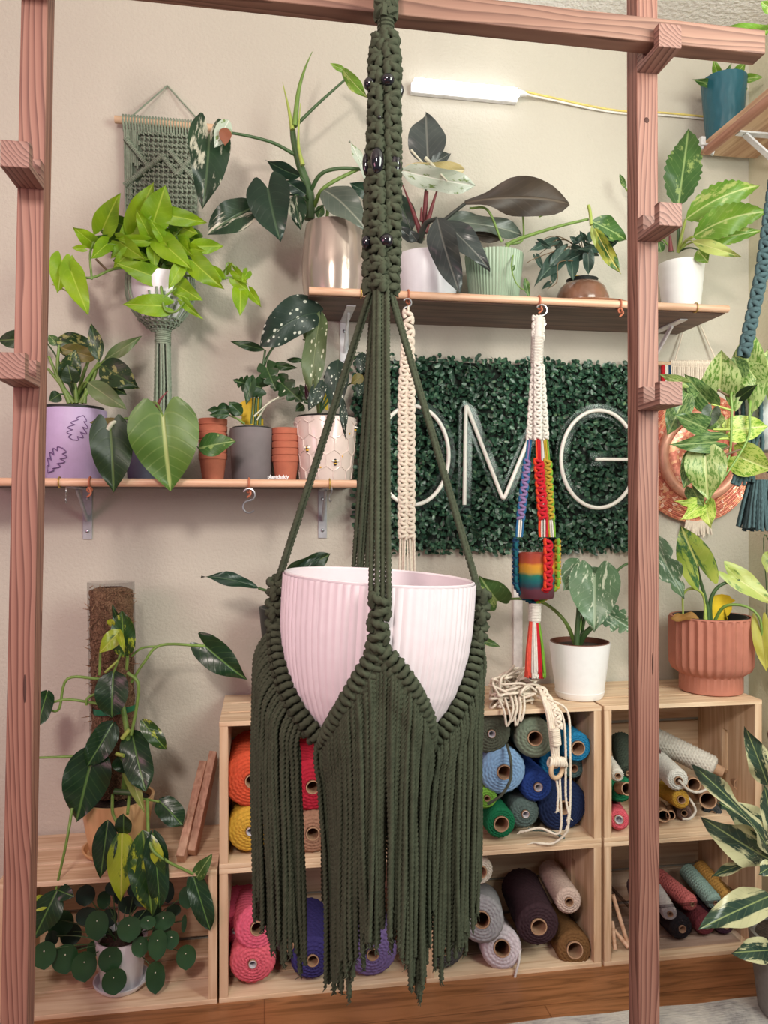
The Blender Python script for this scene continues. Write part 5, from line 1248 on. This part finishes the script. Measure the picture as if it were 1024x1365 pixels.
# ---- terracotta stacks
M_ter = plain('terracotta', (176,100,76), .85, .05, 40)
ordn = ['bottom', 'second from the bottom', 'third from the bottom', 'fourth from the bottom', 'fifth from the bottom', 'topmost', 'topmost']
def stack(px, d, n, r, hpx, pitch, where):
    c = base(px, d, zL); k = S(px, d); r0 = r*.72*k; R = r*k; h = hpx*k
    for i in range(n):
        z0 = i*pitch*k; c_ = c+UP*z0
        nm = ordn[i] if i < n-1 else 'topmost'
        o = MB().lathe([(.001,0),(r0,0),(R*.93,h-.014),(R*.985,h-.014),(R,h-.001),(R*.97,h),(R*.86,h),(R*.84,h-.014),(r0*.88,.004),(.001,.004)], c_, 40).build('terracotta_pot', M_ter, org=c_)
        tag(o, 'terracotta pot, %s of the nested stack %s' % (nm, where), 'pot', 'nested terracotta pots on the lower shelf')
stack(284,.105,6,19,37,9.2,'beside the huge heart leaf'); stack(381,.125,5,18.3,34,9.2,'by the bee pot')

# ---- M: grey pot with the split-leaved climber
c = base(336,.11,zL); k = S(336,.11)
Mm = Plant('split-leaved climber with a yellow sticky card in a plain grey pot on the lower shelf', 260, 380, .11, c)
pot(Mm.t, c, [(25*k,0),(26*k,.002),(29.5*k,66*k),(29*k,70*k)], plain('grey_concrete',(118,110,112),.7,.06,20), soil=62*k)
MB().lathe([(24.5*k,60*k),(25.5*k,72*k),(24*k,72*k),(23*k,60*k)], c, 36).build('nursery_rim', M_nursery, Mm.t)
def card(pts, d, o, t, th=.0012):
    n = len(pts); a = [P(o[0]+x/4,o[1]+y/4,d) for x, y in pts]; cen = sum(a, Vector())/n; mb = MB()
    V = [tuple(p) for p in a]+[tuple(p+Vector((0,th,0))) for p in a]+[tuple(cen), tuple(cen+Vector((0,th,0)))]
    mb.add(V, [(i,(i+1)%n,2*n,2*n) for i in range(n)]+[((i+1)%n+n,i+n,2*n+1,2*n+1) for i in range(n)]+[(i+n,(i+1)%n+n,(i+1)%n,i) for i in range(n)]); mb.build('sticky_card', M_sticky, t, smooth=False)
card([(345,602),(290,602),(245,625),(215,655),(222,690),(250,700),(245,740),(365,750),(365,712),(345,712)], .09, (260,380), Mm.t)
for q in ((350,545,202,505,58,6),(382,440,432,560,58,4),(458,520,575,625,62,4)): Mm.leaf(*q[:5],'minimon','heart',.03,.05,nlob=q[5],roll=random.uniform(-10,10))
Mm.leaf(372,345,188,300,26,'minimon','lance',.02,.03,bul=.12); Mm.leaf(408,425,548,442,24,'minimon','lance',.02,.03); Mm.leaf(455,260,502,296,26,'minimon','ovate',.02,.03); Mm.leaf(442,302,402,332,20,'minimon','ovate',.02,.03); Mm.leaf(215,660,62,668,40,'minimon','heart',.04,.06,nlob=3); Mm.leaf(252,690,180,622,32,'minimon','ovate',.05,.06); Mm.leaf(185,690,76,692,22,'minimon','ovate',.05,.06); Mm.leaf(560,560,610,640,34,'minimon','heart',.04,.05,nlob=3); Mm.leaf(300,520,272,640,30,'minimon','heart',.05,.06)
Mm.leaf(490,400,590,400,16,'minimon','lance',0,0); Mm.leaf(575,395,600,490,18,'minimon','lance',0,.01)
Mm.stem([(322,745),(328,600),(350,520),(375,345)], 9, M_stemd, 6, .02); Mm.stem([(345,745),(355,520),(385,385),(450,290),(458,255)], 9, M_stemd, 5, .015); Mm.stem([(315,700),(380,640),(455,590),(480,560)], 5, M_stempale, 3, .04); Mm.stem([(330,720),(400,620),(480,605)], 5, M_stempale, 3, .03); Mm.stem([(265,740),(220,710),(175,692)], 6, M_stem, 4, .04); Mm.stem([(350,540),(300,510)], 5, M_stemd, 4, .03); Mm.stem([(300,740),(310,620),(300,550)], 6, M_stemd, 5, .03); Mm.done()

# ---- N: honeycomb pot with the spotted begonia
c = base(434,.115,zL); k = S(434,.115)
N_ = Plant('white-spotted begonia in a cream honeycomb pot with painted bees on the lower shelf', 260, 380, .115, c)
M_hon = plain('cream_pink_glaze', (226,208,200), .22, .02, coat=.4); hN = 84*k
pr_ = [(33*k,0),(34*k,.003),(38.5*k,hN*.5),(41.5*k,hN-.003),(41*k,hN)]
pot(N_.t, c, pr_, M_hon, soil=hN*.9)
MB().lathe([(36*k,hN-.01),(38*k,hN+.005),(36*k,hN+.005),(34*k,hN-.01)], c, 36).build('nursery_rim', M_nursery, N_.t)
def onh(a, h, off=.0006):
    r = float(np.interp(h, [p[1] for p in pr_], [p[0] for p in pr_]))+off; return c + RT*(r*math.sin(a)) - FW*(r*math.cos(a)) + UP*h
mb = MB(); hx = 13.5*k
for row in range(-1,5):
    for col_ in range(-5,6):
        a0 = (col_+(.5 if row%2 else 0))*.56+.1; h0 = 6*k+row*hx*1.52
        pts = [(a0+math.sin(PI/3*i)*.33*1.0, h0+math.cos(PI/3*i)*hx) for i in range(7)]
        seg = []
        for i in range(6):
            (a_,b_),(e_,f_) = pts[i], pts[i+1]
            for s_ in range(3): seg.append((a_+(e_-a_)*s_/3, b_+(f_-b_)*s_/3))
        seg.append(pts[6])
        for i in range(len(seg)-1):
            if all(.004 < q[1] < hN-.006 and abs(q[0]) < 2.2 for q in seg[i:i+2]): mb.tube([onh(*seg[i]), onh(*seg[i+1])], .0013, 5)
mb.build('honeycomb_relief', M_hon, N_.t)
M_byel = plain('bee_yellow', (226,176,48), .4); M_bblk = plain('bee_black', (30,28,28), .4); M_bwng = plain('bee_wing', (240,236,228), .4)
for (bx, by) in ((610,862),(762,932),(856,748)):
    a = math.asin(max(-.97,min(.97,((260+bx/4)-434)/40))); h = (637-(380+by/4))*k; p = onh(a, h, .001); o_ = (p-c); o_.z = 0; o_.normalize(); s_ = UP.cross(o_)
    mb = MB(); 
    for j, (dz, m_, r_) in enumerate(((.0062,1,.0030),(.0028,0,.0036),(0,1,.0040),(-.0030,0,.0038),(-.0058,1,.003))): mb.ball(p+UP*dz, r_, m_, 10, (1,1,.7))
    mb.ball(p+s_*.005+UP*.003+o_*.001, .0042, 2, 8, (1,.5,.6)); mb.ball(p-s_*.005+UP*.003+o_*.001, .0042, 2, 8, (1,.5,.6))
    mb.build('bee', [M_byel,M_bblk,M_bwng], N_.t)
mb = MB()
for q in ((680,958),(832,780),(800,900)): mb.ball(onh(math.asin(((260+q[0]/4)-434)/41), (637-(380+q[1]/4))*k), .0022, 0, 8)
mb.build('honey_drop', M_byel, N_.t)
cr = (660,690)
N_.leaf(668,150,352,328,98,'spotted','oblong',.05,.08,asym=.25,bul=.16,wave=.05,curl=.12,roll=-8,arc=.12); N_.leaf(668,165,618,592,60,'spottedlight','oblong',.06,.08,wave=.05,roll=12); N_.leaf(682,508,606,672,42,'spotted','ovate',.08,.1,c=cr); N_.leaf(765,398,738,692,66,'spotted','ovate',.06,.10,c=cr,wave=.06); N_.leaf(790,600,804,824,22,'spotted','lance',.10,.12,roll=10)
N_.leaf(615,490,592,612,20,'burgundy','ovate',.04,.05,c=cr); N_.leaf(690,480,712,500,16,'burgundy','ovate',.05,.05); N_.leaf(600,300,632,232,38,'palegrey','ovate',.04,.05); N_.leaf(580,640,535,672,26,'darkheart','ovate',.05,.07)
N_.leaf(895,358,882,480,34,'spotted','ovate',.0,.01,c=cr); N_.leaf(895,480,832,528,30,'olive','ovate',.02,.02); N_.leaf(905,500,870,600,34,'spotted','ovate',.01,.03,c=cr)
N_.stem([(660,690),(625,400),(570,232)], 8, M_stem, 5, .02); N_.stem([(665,690),(650,450),(668,170)], 7, M_stem, 5, .03); N_.stem([(620,300),(575,290)], 5, M_stem, 3, .03)
card([(690,568),(712,562),(712,668),(700,668),(685,640)], .10, (260,380), N_.t); N_.done()
# tiny lettered shelf pin
txt = bpy.data.curves.new('lettering','FONT'); txt.body = 'plantdaddy'; txt.size = .0115; txt.extrude = .0014; txt.offset = .00025; txt.align_x = 'CENTER'; txt.space_character = .95
to = bpy.data.objects.new('tmp_text', txt); COL.objects.link(to); dg = bpy.context.evaluated_depsgraph_get(); dg.update(); me = bpy.data.meshes.new_from_object(to.evaluated_get(dg)); bpy.data.objects.remove(to)
cP = base(371,.214,zL)
pn = thing('lettered_pin', 'tiny plantdaddy lettering standing on the lower shelf edge before the right terracotta stack', 'sign', cP)
mb = MB(); mb.bb(cP+Vector((-.026,-.002,0)), cP+Vector((.026,.004,.0012))); mb.build('lettering_base', plain('peach_plastic',(226,178,154),.5), pn, smooth=False)
me.name = 'lettering'; me.materials.clear(); me.materials.append(plain('white_plastic',(238,238,240))); lo = bpy.data.objects.new('lettering', me); COL.objects.link(lo); lo.parent = pn; lo.location = (0,-.001,.0035); lo.rotation_euler = (PI/2,0,0); ORG[lo.name] = cP

# ---- H: moss pole plant
dH_ = .135; c = base(157,dH_,ZA+.002); k = S(157,dH_)
Hh = Plant('climbing plant on a brown moss pole in a tan pot on the left crate', 40, 760, dH_, c)
M_tan = wood('tan_pot', (226,184,136), (210,166,118), 'z', 14, 3.0, .4)
pot(Hh.t, c, [(34*k,.006),(35*k,.008),(40*k,30*k),(47*k,74*k)], M_tan, soil=66*k)
MB().lathe([(.001,0),(36*k,0),(43*k,5*k),(45*k,9*k),(42.5*k,9*k),(38*k,3*k),(.001,3*k)], c, 44).build('saucer', M_tan, Hh.t)
m, nt, bs, out = new_mat('sphagnum'); tcm = node(nt,'ShaderNodeTexCoord').outputs['Object']
nz = node(nt,'ShaderNodeTexNoise',{'Vector': tcm,'Scale': 120.0,'Detail': 6.0,'Roughness': .75,'Distortion': 2.0}).outputs[0]
nt.links.new(ramp(nt, nz, [(.36,rgb(84,58,44)),(.47,rgb(150,112,84)),(.58,rgb(196,154,120)),(.7,rgb(222,186,152))]), bs.inputs['Base Color']); bs.inputs['Roughness'].default_value = .9
nt.links.new(node(nt,'ShaderNodeBump',{'Height': nz,'Strength': 1.0,'Distance': .006}).outputs[0], bs.inputs['Normal'])
a, b = Hh.p(432,90,-.02), Hh.p(452,1200,-.02); mb = MB(); rr = 27*k
rows = []
for i in range(70):
    q = a+(b-a)*(i/69); th = np.linspace(0,2*PI,40,endpoint=False); w_ = rr*(1+RNG.normal(0,.028,40))*(1 if i else .6)
    rows.append(np.stack([q.x+w_*np.cos(th)*1.02, q.y+w_*.7*np.sin(th), np.full(40,q.z)],1))
mb.grid(np.array(rows),0,True,flip=True)
for i in range(420):
    u = random.random(); th = random.uniform(-PI,0); q = a+(b-a)*u+Vector((rr*1.02*math.cos(th), rr*.72*math.sin(th),0)); v_ = Vector((random.gauss(0,.006),random.gauss(-.003,.003),random.gauss(0,.006))); mb.tube([q,q+v_*.6+Vector((0,-.002,0)),q+v_*1.4], [.0012,.0011,.0004], 4)
mb.build('moss_pole', m, Hh.t)
mb = MB(); top = a+UP*.012; rows = [[tuple(q+Vector((rr*1.13*math.cos(t), rr*.86*math.sin(t),0))) for t in np.linspace(0,2*PI,32,endpoint=False)] for q in (top, a, b)]
mb.grid(np.array(rows),0,True); mb.build('clear_sleeve', clear('clear_sleeve_film',(228,228,228),.1), Hh.t)
mb = MB(); q1 = Hh.p(330,760,0.01); q2 = Hh.p(565,735,.01); rows = []
for off in (UP*.0065, -UP*.0065): rows.append([tuple(q1.lerp(q2,t)+Vector((0,-.030*math.sin(PI*t)**.5+.012,0))+off) for t in np.linspace(0,1,16)])
mb.grid(np.array(rows)); mb.build('green_tie', plain('green_tape',(24,110,74),.5), Hh.t)
for q in ((505,450,490,215,62,'burlevar','oblong'),(482,305,438,182,20,'burle','lance'),(482,320,370,442,46,'burlelime','ovate'),(468,305,504,442,19,'burlelime','lance'),(445,550,437,788,82,'burle','oblong'),(935,405,1158,585,80,'burle','heart'),(92,650,40,838,48,'burle','oblong'),(440,818,303,1048,68,'burle','oblong'),(350,925,248,1342,122,'burle','ovate'),(545,870,618,1184,76,'burle','oblong'),(600,805,728,958,42,'burlevar','oblong'),(486,985,612,1298,36,'palelime','lance'),(690,1232,815,1362,62,'burle','oblong'),(470,990,530,1080,60,'burle','ovate'),(675,1250,720,1310,30,'green','ovate'),(440,262,425,300,22,'burlelime','ovate')):
    Hh.leaf(*q, random.uniform(.03,.06) if q[0] < 900 else .02, random.uniform(.05,.10) if q[0] < 900 else .03, roll=random.uniform(-12,12), fold=.2)
T9 = 1056
for q in ((415,275,375,588,64,'burle','ovate'),(500,352,500,244,44,'burle','round'),(490,330,484,708,76,'burlelime','ovate'),(600,330,650,788,98,'burlevar','ovate'),(655,350,690,745,62,'burle','oblong'),(868,565,962,868,56,'burle','oblong'),(880,600,972,456,42,'green','lance'),(145,648,15,915,78,'burle','ovate'),(90,690,10,762,42,'burlelime','ovate'),(150,650,238,685,42,'burle','ovate')):
    Hh.leaf(q[0],q[1]+T9,q[2],q[3]+T9,*q[4:],.12,.14,roll=random.uniform(-12,12),fold=.2)
st = Hh.stem
st([(520,548,.04),(575,600,.05),(570,720,.05),(540,880,.05)],10,M_stem,8); st([(935,405,.02),(700,400,.03),(610,490,.03),(540,600,.02)],8,M_stem,7); st([(700,405,.03),(600,415,.03),(540,460,.03)],6,M_stem); st([(370,580,.04),(200,580,.05),(155,740,.05),(95,745,.05)],8,M_stem,6); st([(380,715,.04),(200,690,.05),(92,715,.05)],8,M_stem,6); st([(350,990,.04),(45,1000,.05)],8,M_stem,6)
st([(500,560,.03),(490,700,.03),(520,900,.04),(500,1190,.03)],13,M_stem,16); st([(370,560,.04),(375,440,.04)],7,M_stem); st([(440,560,.04),(470,480,.05),(485,440,.05)],6,M_stem); st([(400,545,.05),(470,480,.05)],6,M_stemlime); st([(515,530,.04),(520,460,.05)],8,M_stem); st([(300,720,.05),(310,680,.05),(380,650,.04)],7,M_stem); st([(490,900,.05),(530,850,.05)],12,M_stemlime); st([(460,980,.06),(500,990,.07)],10,M_stemlime)
st([(225,1270,.1),(195,1450,.13),(140,1700,.12)],8,M_stem,6); st([(625,1220,.06),(640,1460,.13),(720,1545,.14),(870,1620,.13)],9,M_stem,7); st([(440,1200,.05),(440,1290,.1),(465,1350,.12)],8,M_stem); st([(530,1190,.05),(520,1300,.11)],8,M_stem); st([(600,1220,.05),(690,1235,.06)],6,M_stem); st([(450,1180,.05),(560,1190,.06)],16,M_stemd)
Hh.done()

# ---- I: coin-leaf plant in the left crate
dI = .175; c = base(162,dI,.0115); k = S(162,dI)
I_ = Plant('round coin-leaved plant in a white pot with saucer inside the left crate', 40, 1024, dI, c)
pot(I_.t, c, [(25*k,.004),(26*k,.006),(34*k,66*k)], M_wpot, soil=58*k)
MB().lathe([(.001,0),(29*k,0),(35*k,6*k),(36*k,9*k),(34*k,9*k),(29*k,3*k),(.001,3*k)], c, 40).build('saucer', M_wpot, I_.t)
cr = (490,900)
bk = ((160,830,68,72),(218,890,55,60),(292,680,50,58),(395,705,35,50),(520,990,50,65),(735,660,35,60),(480,920,40,45),(520,730,50,50),(300,790,55,50),(350,960,45,45),(600,700,45,40),(120,910,35,45),(760,760,40,35),(440,640,40,40),(470,680,30,45),(660,760,40,40),(600,800,50,45),(420,800,45,50),(820,830,14,50),(400,900,45,50),(560,650,45,40),(700,870,50,45))
fg = ((357,840,60,82),(527,860,63,70),(628,825,42,38),(680,945,50,85),(754,918,45,52),(830,1010,53,68),(668,1118,52,88),(590,955,45,57),(445,1140,65,72),(425,1025,62,72),(290,1060,65,82),(188,1020,68,80),(75,1000,62,76),(710,815,60,50),(845,690,45,62))
for i, (x,y,rx,ry) in enumerate(bk+fg):
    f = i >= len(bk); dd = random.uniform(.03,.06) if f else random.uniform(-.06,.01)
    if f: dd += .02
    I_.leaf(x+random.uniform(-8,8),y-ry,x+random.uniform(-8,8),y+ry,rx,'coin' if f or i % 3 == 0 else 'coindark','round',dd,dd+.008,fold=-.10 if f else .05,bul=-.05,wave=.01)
    o_, e_ = I_.p(490+random.uniform(-40,40),950,0), I_.p(x,y-ry*.3,dd-.003); I_.S.tube(bez(o_,(o_+e_)/2+UP*.02,e_,9), .0013, 6, I_.mi(I_.sm, M_stemd))
    if f: I_.S.ball(I_.p(x,y-ry*.3,dd+.004), .0016, I_.mi(I_.sm, M_stempale), 6)
I_.done()

# ---- O: dark plant behind the big white pot
dO = .12; c = base(398,dO,ZB+.002); k = S(398,dO)
O_ = Plant('dark strap-leaved plant in a black pot on the crate behind the hanging white pot', 0, 0, dO, c, sc=1.0)
pot(O_.t, c, [(40*k,0),(52*k,128*k)], M_nursery, soil=118*k)
O_.leaf(345,784,268,769,9,'deep','lance',.04,.05,bul=.10,roll=30); O_.stem([(345,784,.04),(362,792,.05),(385,820,.02)],2,M_stemd); O_.leaf(385,760,441,738,11,'darkheart','oblong',.05,.03,bul=.1,roll=20,c=(398,815),sr=2); O_.leaf(395,760,430,742,6,'deep','lance',.06,.05)
O_.leaf(640,852,667,862,5,'green','lance',.0,.02); O_.stem([(400,820,0),(520,800,0),(640,852,0)],1.6,M_stemd); O_.done()

# ---- Q: white-flecked monstera
dQ = .165; c = base(772.5,dQ,ZB+.002); k = S(772,dQ)
Q_ = Plant('white-flecked monstera in a white pot with saucer and dark soil on the crates', 620, 700, dQ, c)
pot(Q_.t, c, [(29*k,.004),(31*k,.007),(36*k,40*k),(40*k,73*k)], plain('matt_white_plastic',(236,236,236),.45,.01), soil=67*k)
MB().lathe([(.001,0),(29*k,0),(31.5*k,4*k),(32.5*k,9*k),(31*k,9*k),(28*k,3*k),(.001,3*k)], c, 44).build('saucer', plain('matt_white_plastic',(236,236,236)), Q_.t)
MB().lathe([(37.5*k,68*k),(38.6*k,74*k),(36.8*k,74*k),(36*k,66*k)], c, 44).build('nursery_rim', plain('brown_plastic',(110,64,48),.5), Q_.t)
Q_.leaf(612,228,525,352,80,'albo','heart',.03,.06,roll=10); Q_.leaf(690,268,690,572,134,'albo','heart',.07,.12,fold=.22,bul=.08); Q_.leaf(745,292,632,222,52,'albo','heart',.03,.03); Q_.leaf(775,482,900,560,72,'albo','heart',.06,.08,nlob=4); Q_.leaf(768,310,806,358,26,'creamy','ovate',.06,.07)
Q_.leaf(168,400,76,268,92,'green','heart',.0,.03,roll=-10)
Q_.stem([(592,660),(598,560),(605,450),(612,250)],18,M_stemd,10,.02); Q_.stem([(600,650,0),(640,580,.03),(700,530,.05),(780,500,.06)],18,M_stemd,10); Q_.stem([(590,640,0),(530,510,.0),(420,415,-.03),(300,393,-.03),(168,400,0)],12,M_stem,6); Q_.stem([(610,560,.02),(625,470,.02)],9,M_stem,4); Q_.stem([(640,400,.04),(760,300,.02),(860,208,0),(1020,200,0)],9,M_stemd,6); Q_.stem([(612,640,0),(650,420,.04),(690,270,.07)],10,M_stemd,8)
Q_.leaf(1025,130,1168,395,72,'albo','heart',.02,.06,nlob=3,roll=-10); Q_.done()

# ---- R: fluted terracotta pot
dR_ = .15; c = base(947.5,dR_,ZB+.002); k = S(947.5,dR_)
R_p = Plant('arrow-leaved plant with a yellow card in a fluted terracotta pot on the crates', 768, 680, dR_, c)
hR = 99*k; fl = lambda th, h: 1 - (.055*np.abs(np.cos(th*15))**1.5 if 24*k < h < 97*k else 0)
pot(R_p.t, c, [(38.5*k,0),(40*k,.002),(40*k,22*k),(44*k,25*k),(50*k,29*k),(53*k,36*k),(53.5*k,60*k),(53.5*k,90*k),(53.5*k,96.5*k),(52.5*k,97.5*k),(52*k,hR)], plain('fluted_terracotta',(176,112,94),.75,.03,40), n=240, rf=fl, soil=hR*.9, sm=M_nursery)
MB().lathe([(45*k,hR*.9),(46.5*k,hR+.0),(44*k,hR+.0),(43*k,hR*.9)], c, 40).build('nursery_rim', M_nursery, R_p.t)
card([(720,620),(818,618),(815,600),(780,595),(782,575),(815,560),(832,530),(830,495),(850,482),(830,470),(815,455),(780,448),(745,452),(725,470),(712,520)], dR_+.0, (768,680), R_p.t)
R_p.leaf(645,285,558,82,100,'synvar','arrow',.05,.04,fold=.1); R_p.leaf(872,375,1045,500,62,'synpale','arrow',.05,.08,roll=-25); R_p.leaf(872,375,788,286,24,'synpale','lance',.05,.04); R_p.leaf(990,665,1015,862,52,'wilt','arrow',.10,.12); R_p.leaf(1050,220,1015,335,44,'synpale','ovate',.0,.02); R_p.leaf(655,578,505,578,26,'dry','ovate',.04,.03,roll=40,wave=.1)
R_p.stem([(705,620),(702,520),(655,350),(645,285)],11,M_stemd,8,.03); R_p.stem([(718,620,.02),(718,480,.03),(770,400,.04),(872,375,.05)],12,M_stemd,8); R_p.stem([(728,610,.02),(790,515,.05),(900,512,.08),(975,570,.1),(992,670,.1)],9,M_stem,6); R_p.stem([(692,610,.02),(680,460,.03),(620,418,.03),(572,450,.02),(570,560,.02)],8,M_stemlime,5); R_p.stem([(690,610),(688,500)],14,M_stemlime,5,.03)
R_p.stem([(1050,220,.0),(1000,150,0),(1000,620,0),(730,610,0)][::-1],3,M_stemd)
R_p.done()

# ---- G: marbled pothos in the teal hanger
dG = .42; c = base(1030,dG,P(1030,602,dG).z); k = S(1030,dG)
G_ = Plant('marbled cream and green pothos in a pale grey pot hanging at the right edge', 768, 400, dG, c)
pot(G_.t, c, [(28*k,0),(30*k,.003),(40*k,40*k),(43*k,74*k)], plain('pale_grey_pot',(206,212,212),.4,.01), soil=66*k)
cr = (1000,500)
for q in ((765,470,776,266,104,'marble'),(705,545,578,392,66,'marbledark'),(905,505,936,155,108,'marble'),(1010,490,1040,240,84,'marble'),(575,440,448,396,30,'marble'),(570,540,486,722,66,'marbledark'),(700,690,512,610,62,'marbledark'),(725,585,688,692,48,'darkheart'),(745,755,500,772,56,'marbledark'),(640,835,572,1005,64,'marbledark'),(688,832,702,1064,108,'marble'),(648,1082,528,1074,30,'marblebright'),(655,1098,560,1172,46,'marblebright'),(690,1090,722,1216,52,'marblebright'),(622,1008,682,1102,48,'marbledark'),(830,695,1024,672,74,'marblebright'),(868,830,1045,905,92,'marblebright'),(880,512,965,450,32,'darkheart'),(610,470,560,560,50,'marbledark'),(740,620,800,720,40,'marble'),(870,400,845,300,60,'marbledark'),(960,420,900,330,70,'marble')):
    G_.leaf(*q,'heart',random.uniform(.05,.09),random.uniform(.06,.12),c=cr if q[0] > 850 else None,st=M_stem,roll=random.uniform(-15,15))
G_.stem([(1000,490,.03),(840,480,.07),(830,600,.08),(810,850,.08),(700,840,.08)],8,M_stem,6); G_.stem([(835,590,.08),(720,555,.07)],7,M_stemlime,5); G_.stem([(830,690,.08),(730,690,.07)],7,M_stemlime,5); G_.stem([(820,780,.08),(740,820,.07)],7,M_stemw,5); G_.stem([(830,520,.07),(720,460,.06)],7,M_stemw,5); G_.stem([(930,520,.06),(925,600,.09),(915,740,.09),(800,930,.09),(690,1080,.08)],8,M_stem,5); G_.stem([(770,835,.08),(880,795,.09)],8,M_stemw,5); G_.stem([(740,740,.08),(810,738,.08)],6,M_stemlime); G_.done()

# ---- S: variegated rubber plant at lower right
dS_ = .50; c = base(1066,dS_,.012); k = S(1060,dS_)
S_ = Plant('cream-edged rubber plant with big pointed leaves at the lower right edge', 768, 960, dS_, c, name='potted_plant')
pot(S_.t, c, [(.075,0),(.08,.004),(.10,.17)], plain('grey_planter',(120,116,112),.6), soil=.155)
tp = S_.p(1040,60,0); S_.S.tube(spline([c+UP*.15, (c+UP*.3).lerp(tp,.4), tp],8), .009, 10, S_.mi(S_.sm, M_stemw))
for q in ((1022,345,903,40,66,.02,.05,8),(1045,720,612,236,44,.04,.12,40),(1040,745,662,512,100,.02,.08,-10),(1030,600,760,440,80,-.02,.0,10),(1050,640,1000,340,50,.06,.08,20),(1040,742,722,838,26,.0,.03,40),(1040,935,653,1116,88,.04,.10,5),(1050,1225,828,1240,66,.03,.06,0),(1050,775,974,822,44,.06,.08,0),(1060,1030,960,1010,30,.0,.02,20)):
    S_.leaf(*q[:5],'rubber','ovate',q[5],q[6],roll=q[7],c=(1075,q[1]+20),sr=6,st=M_stem,lift=.05,fold=.14)
S_.done()
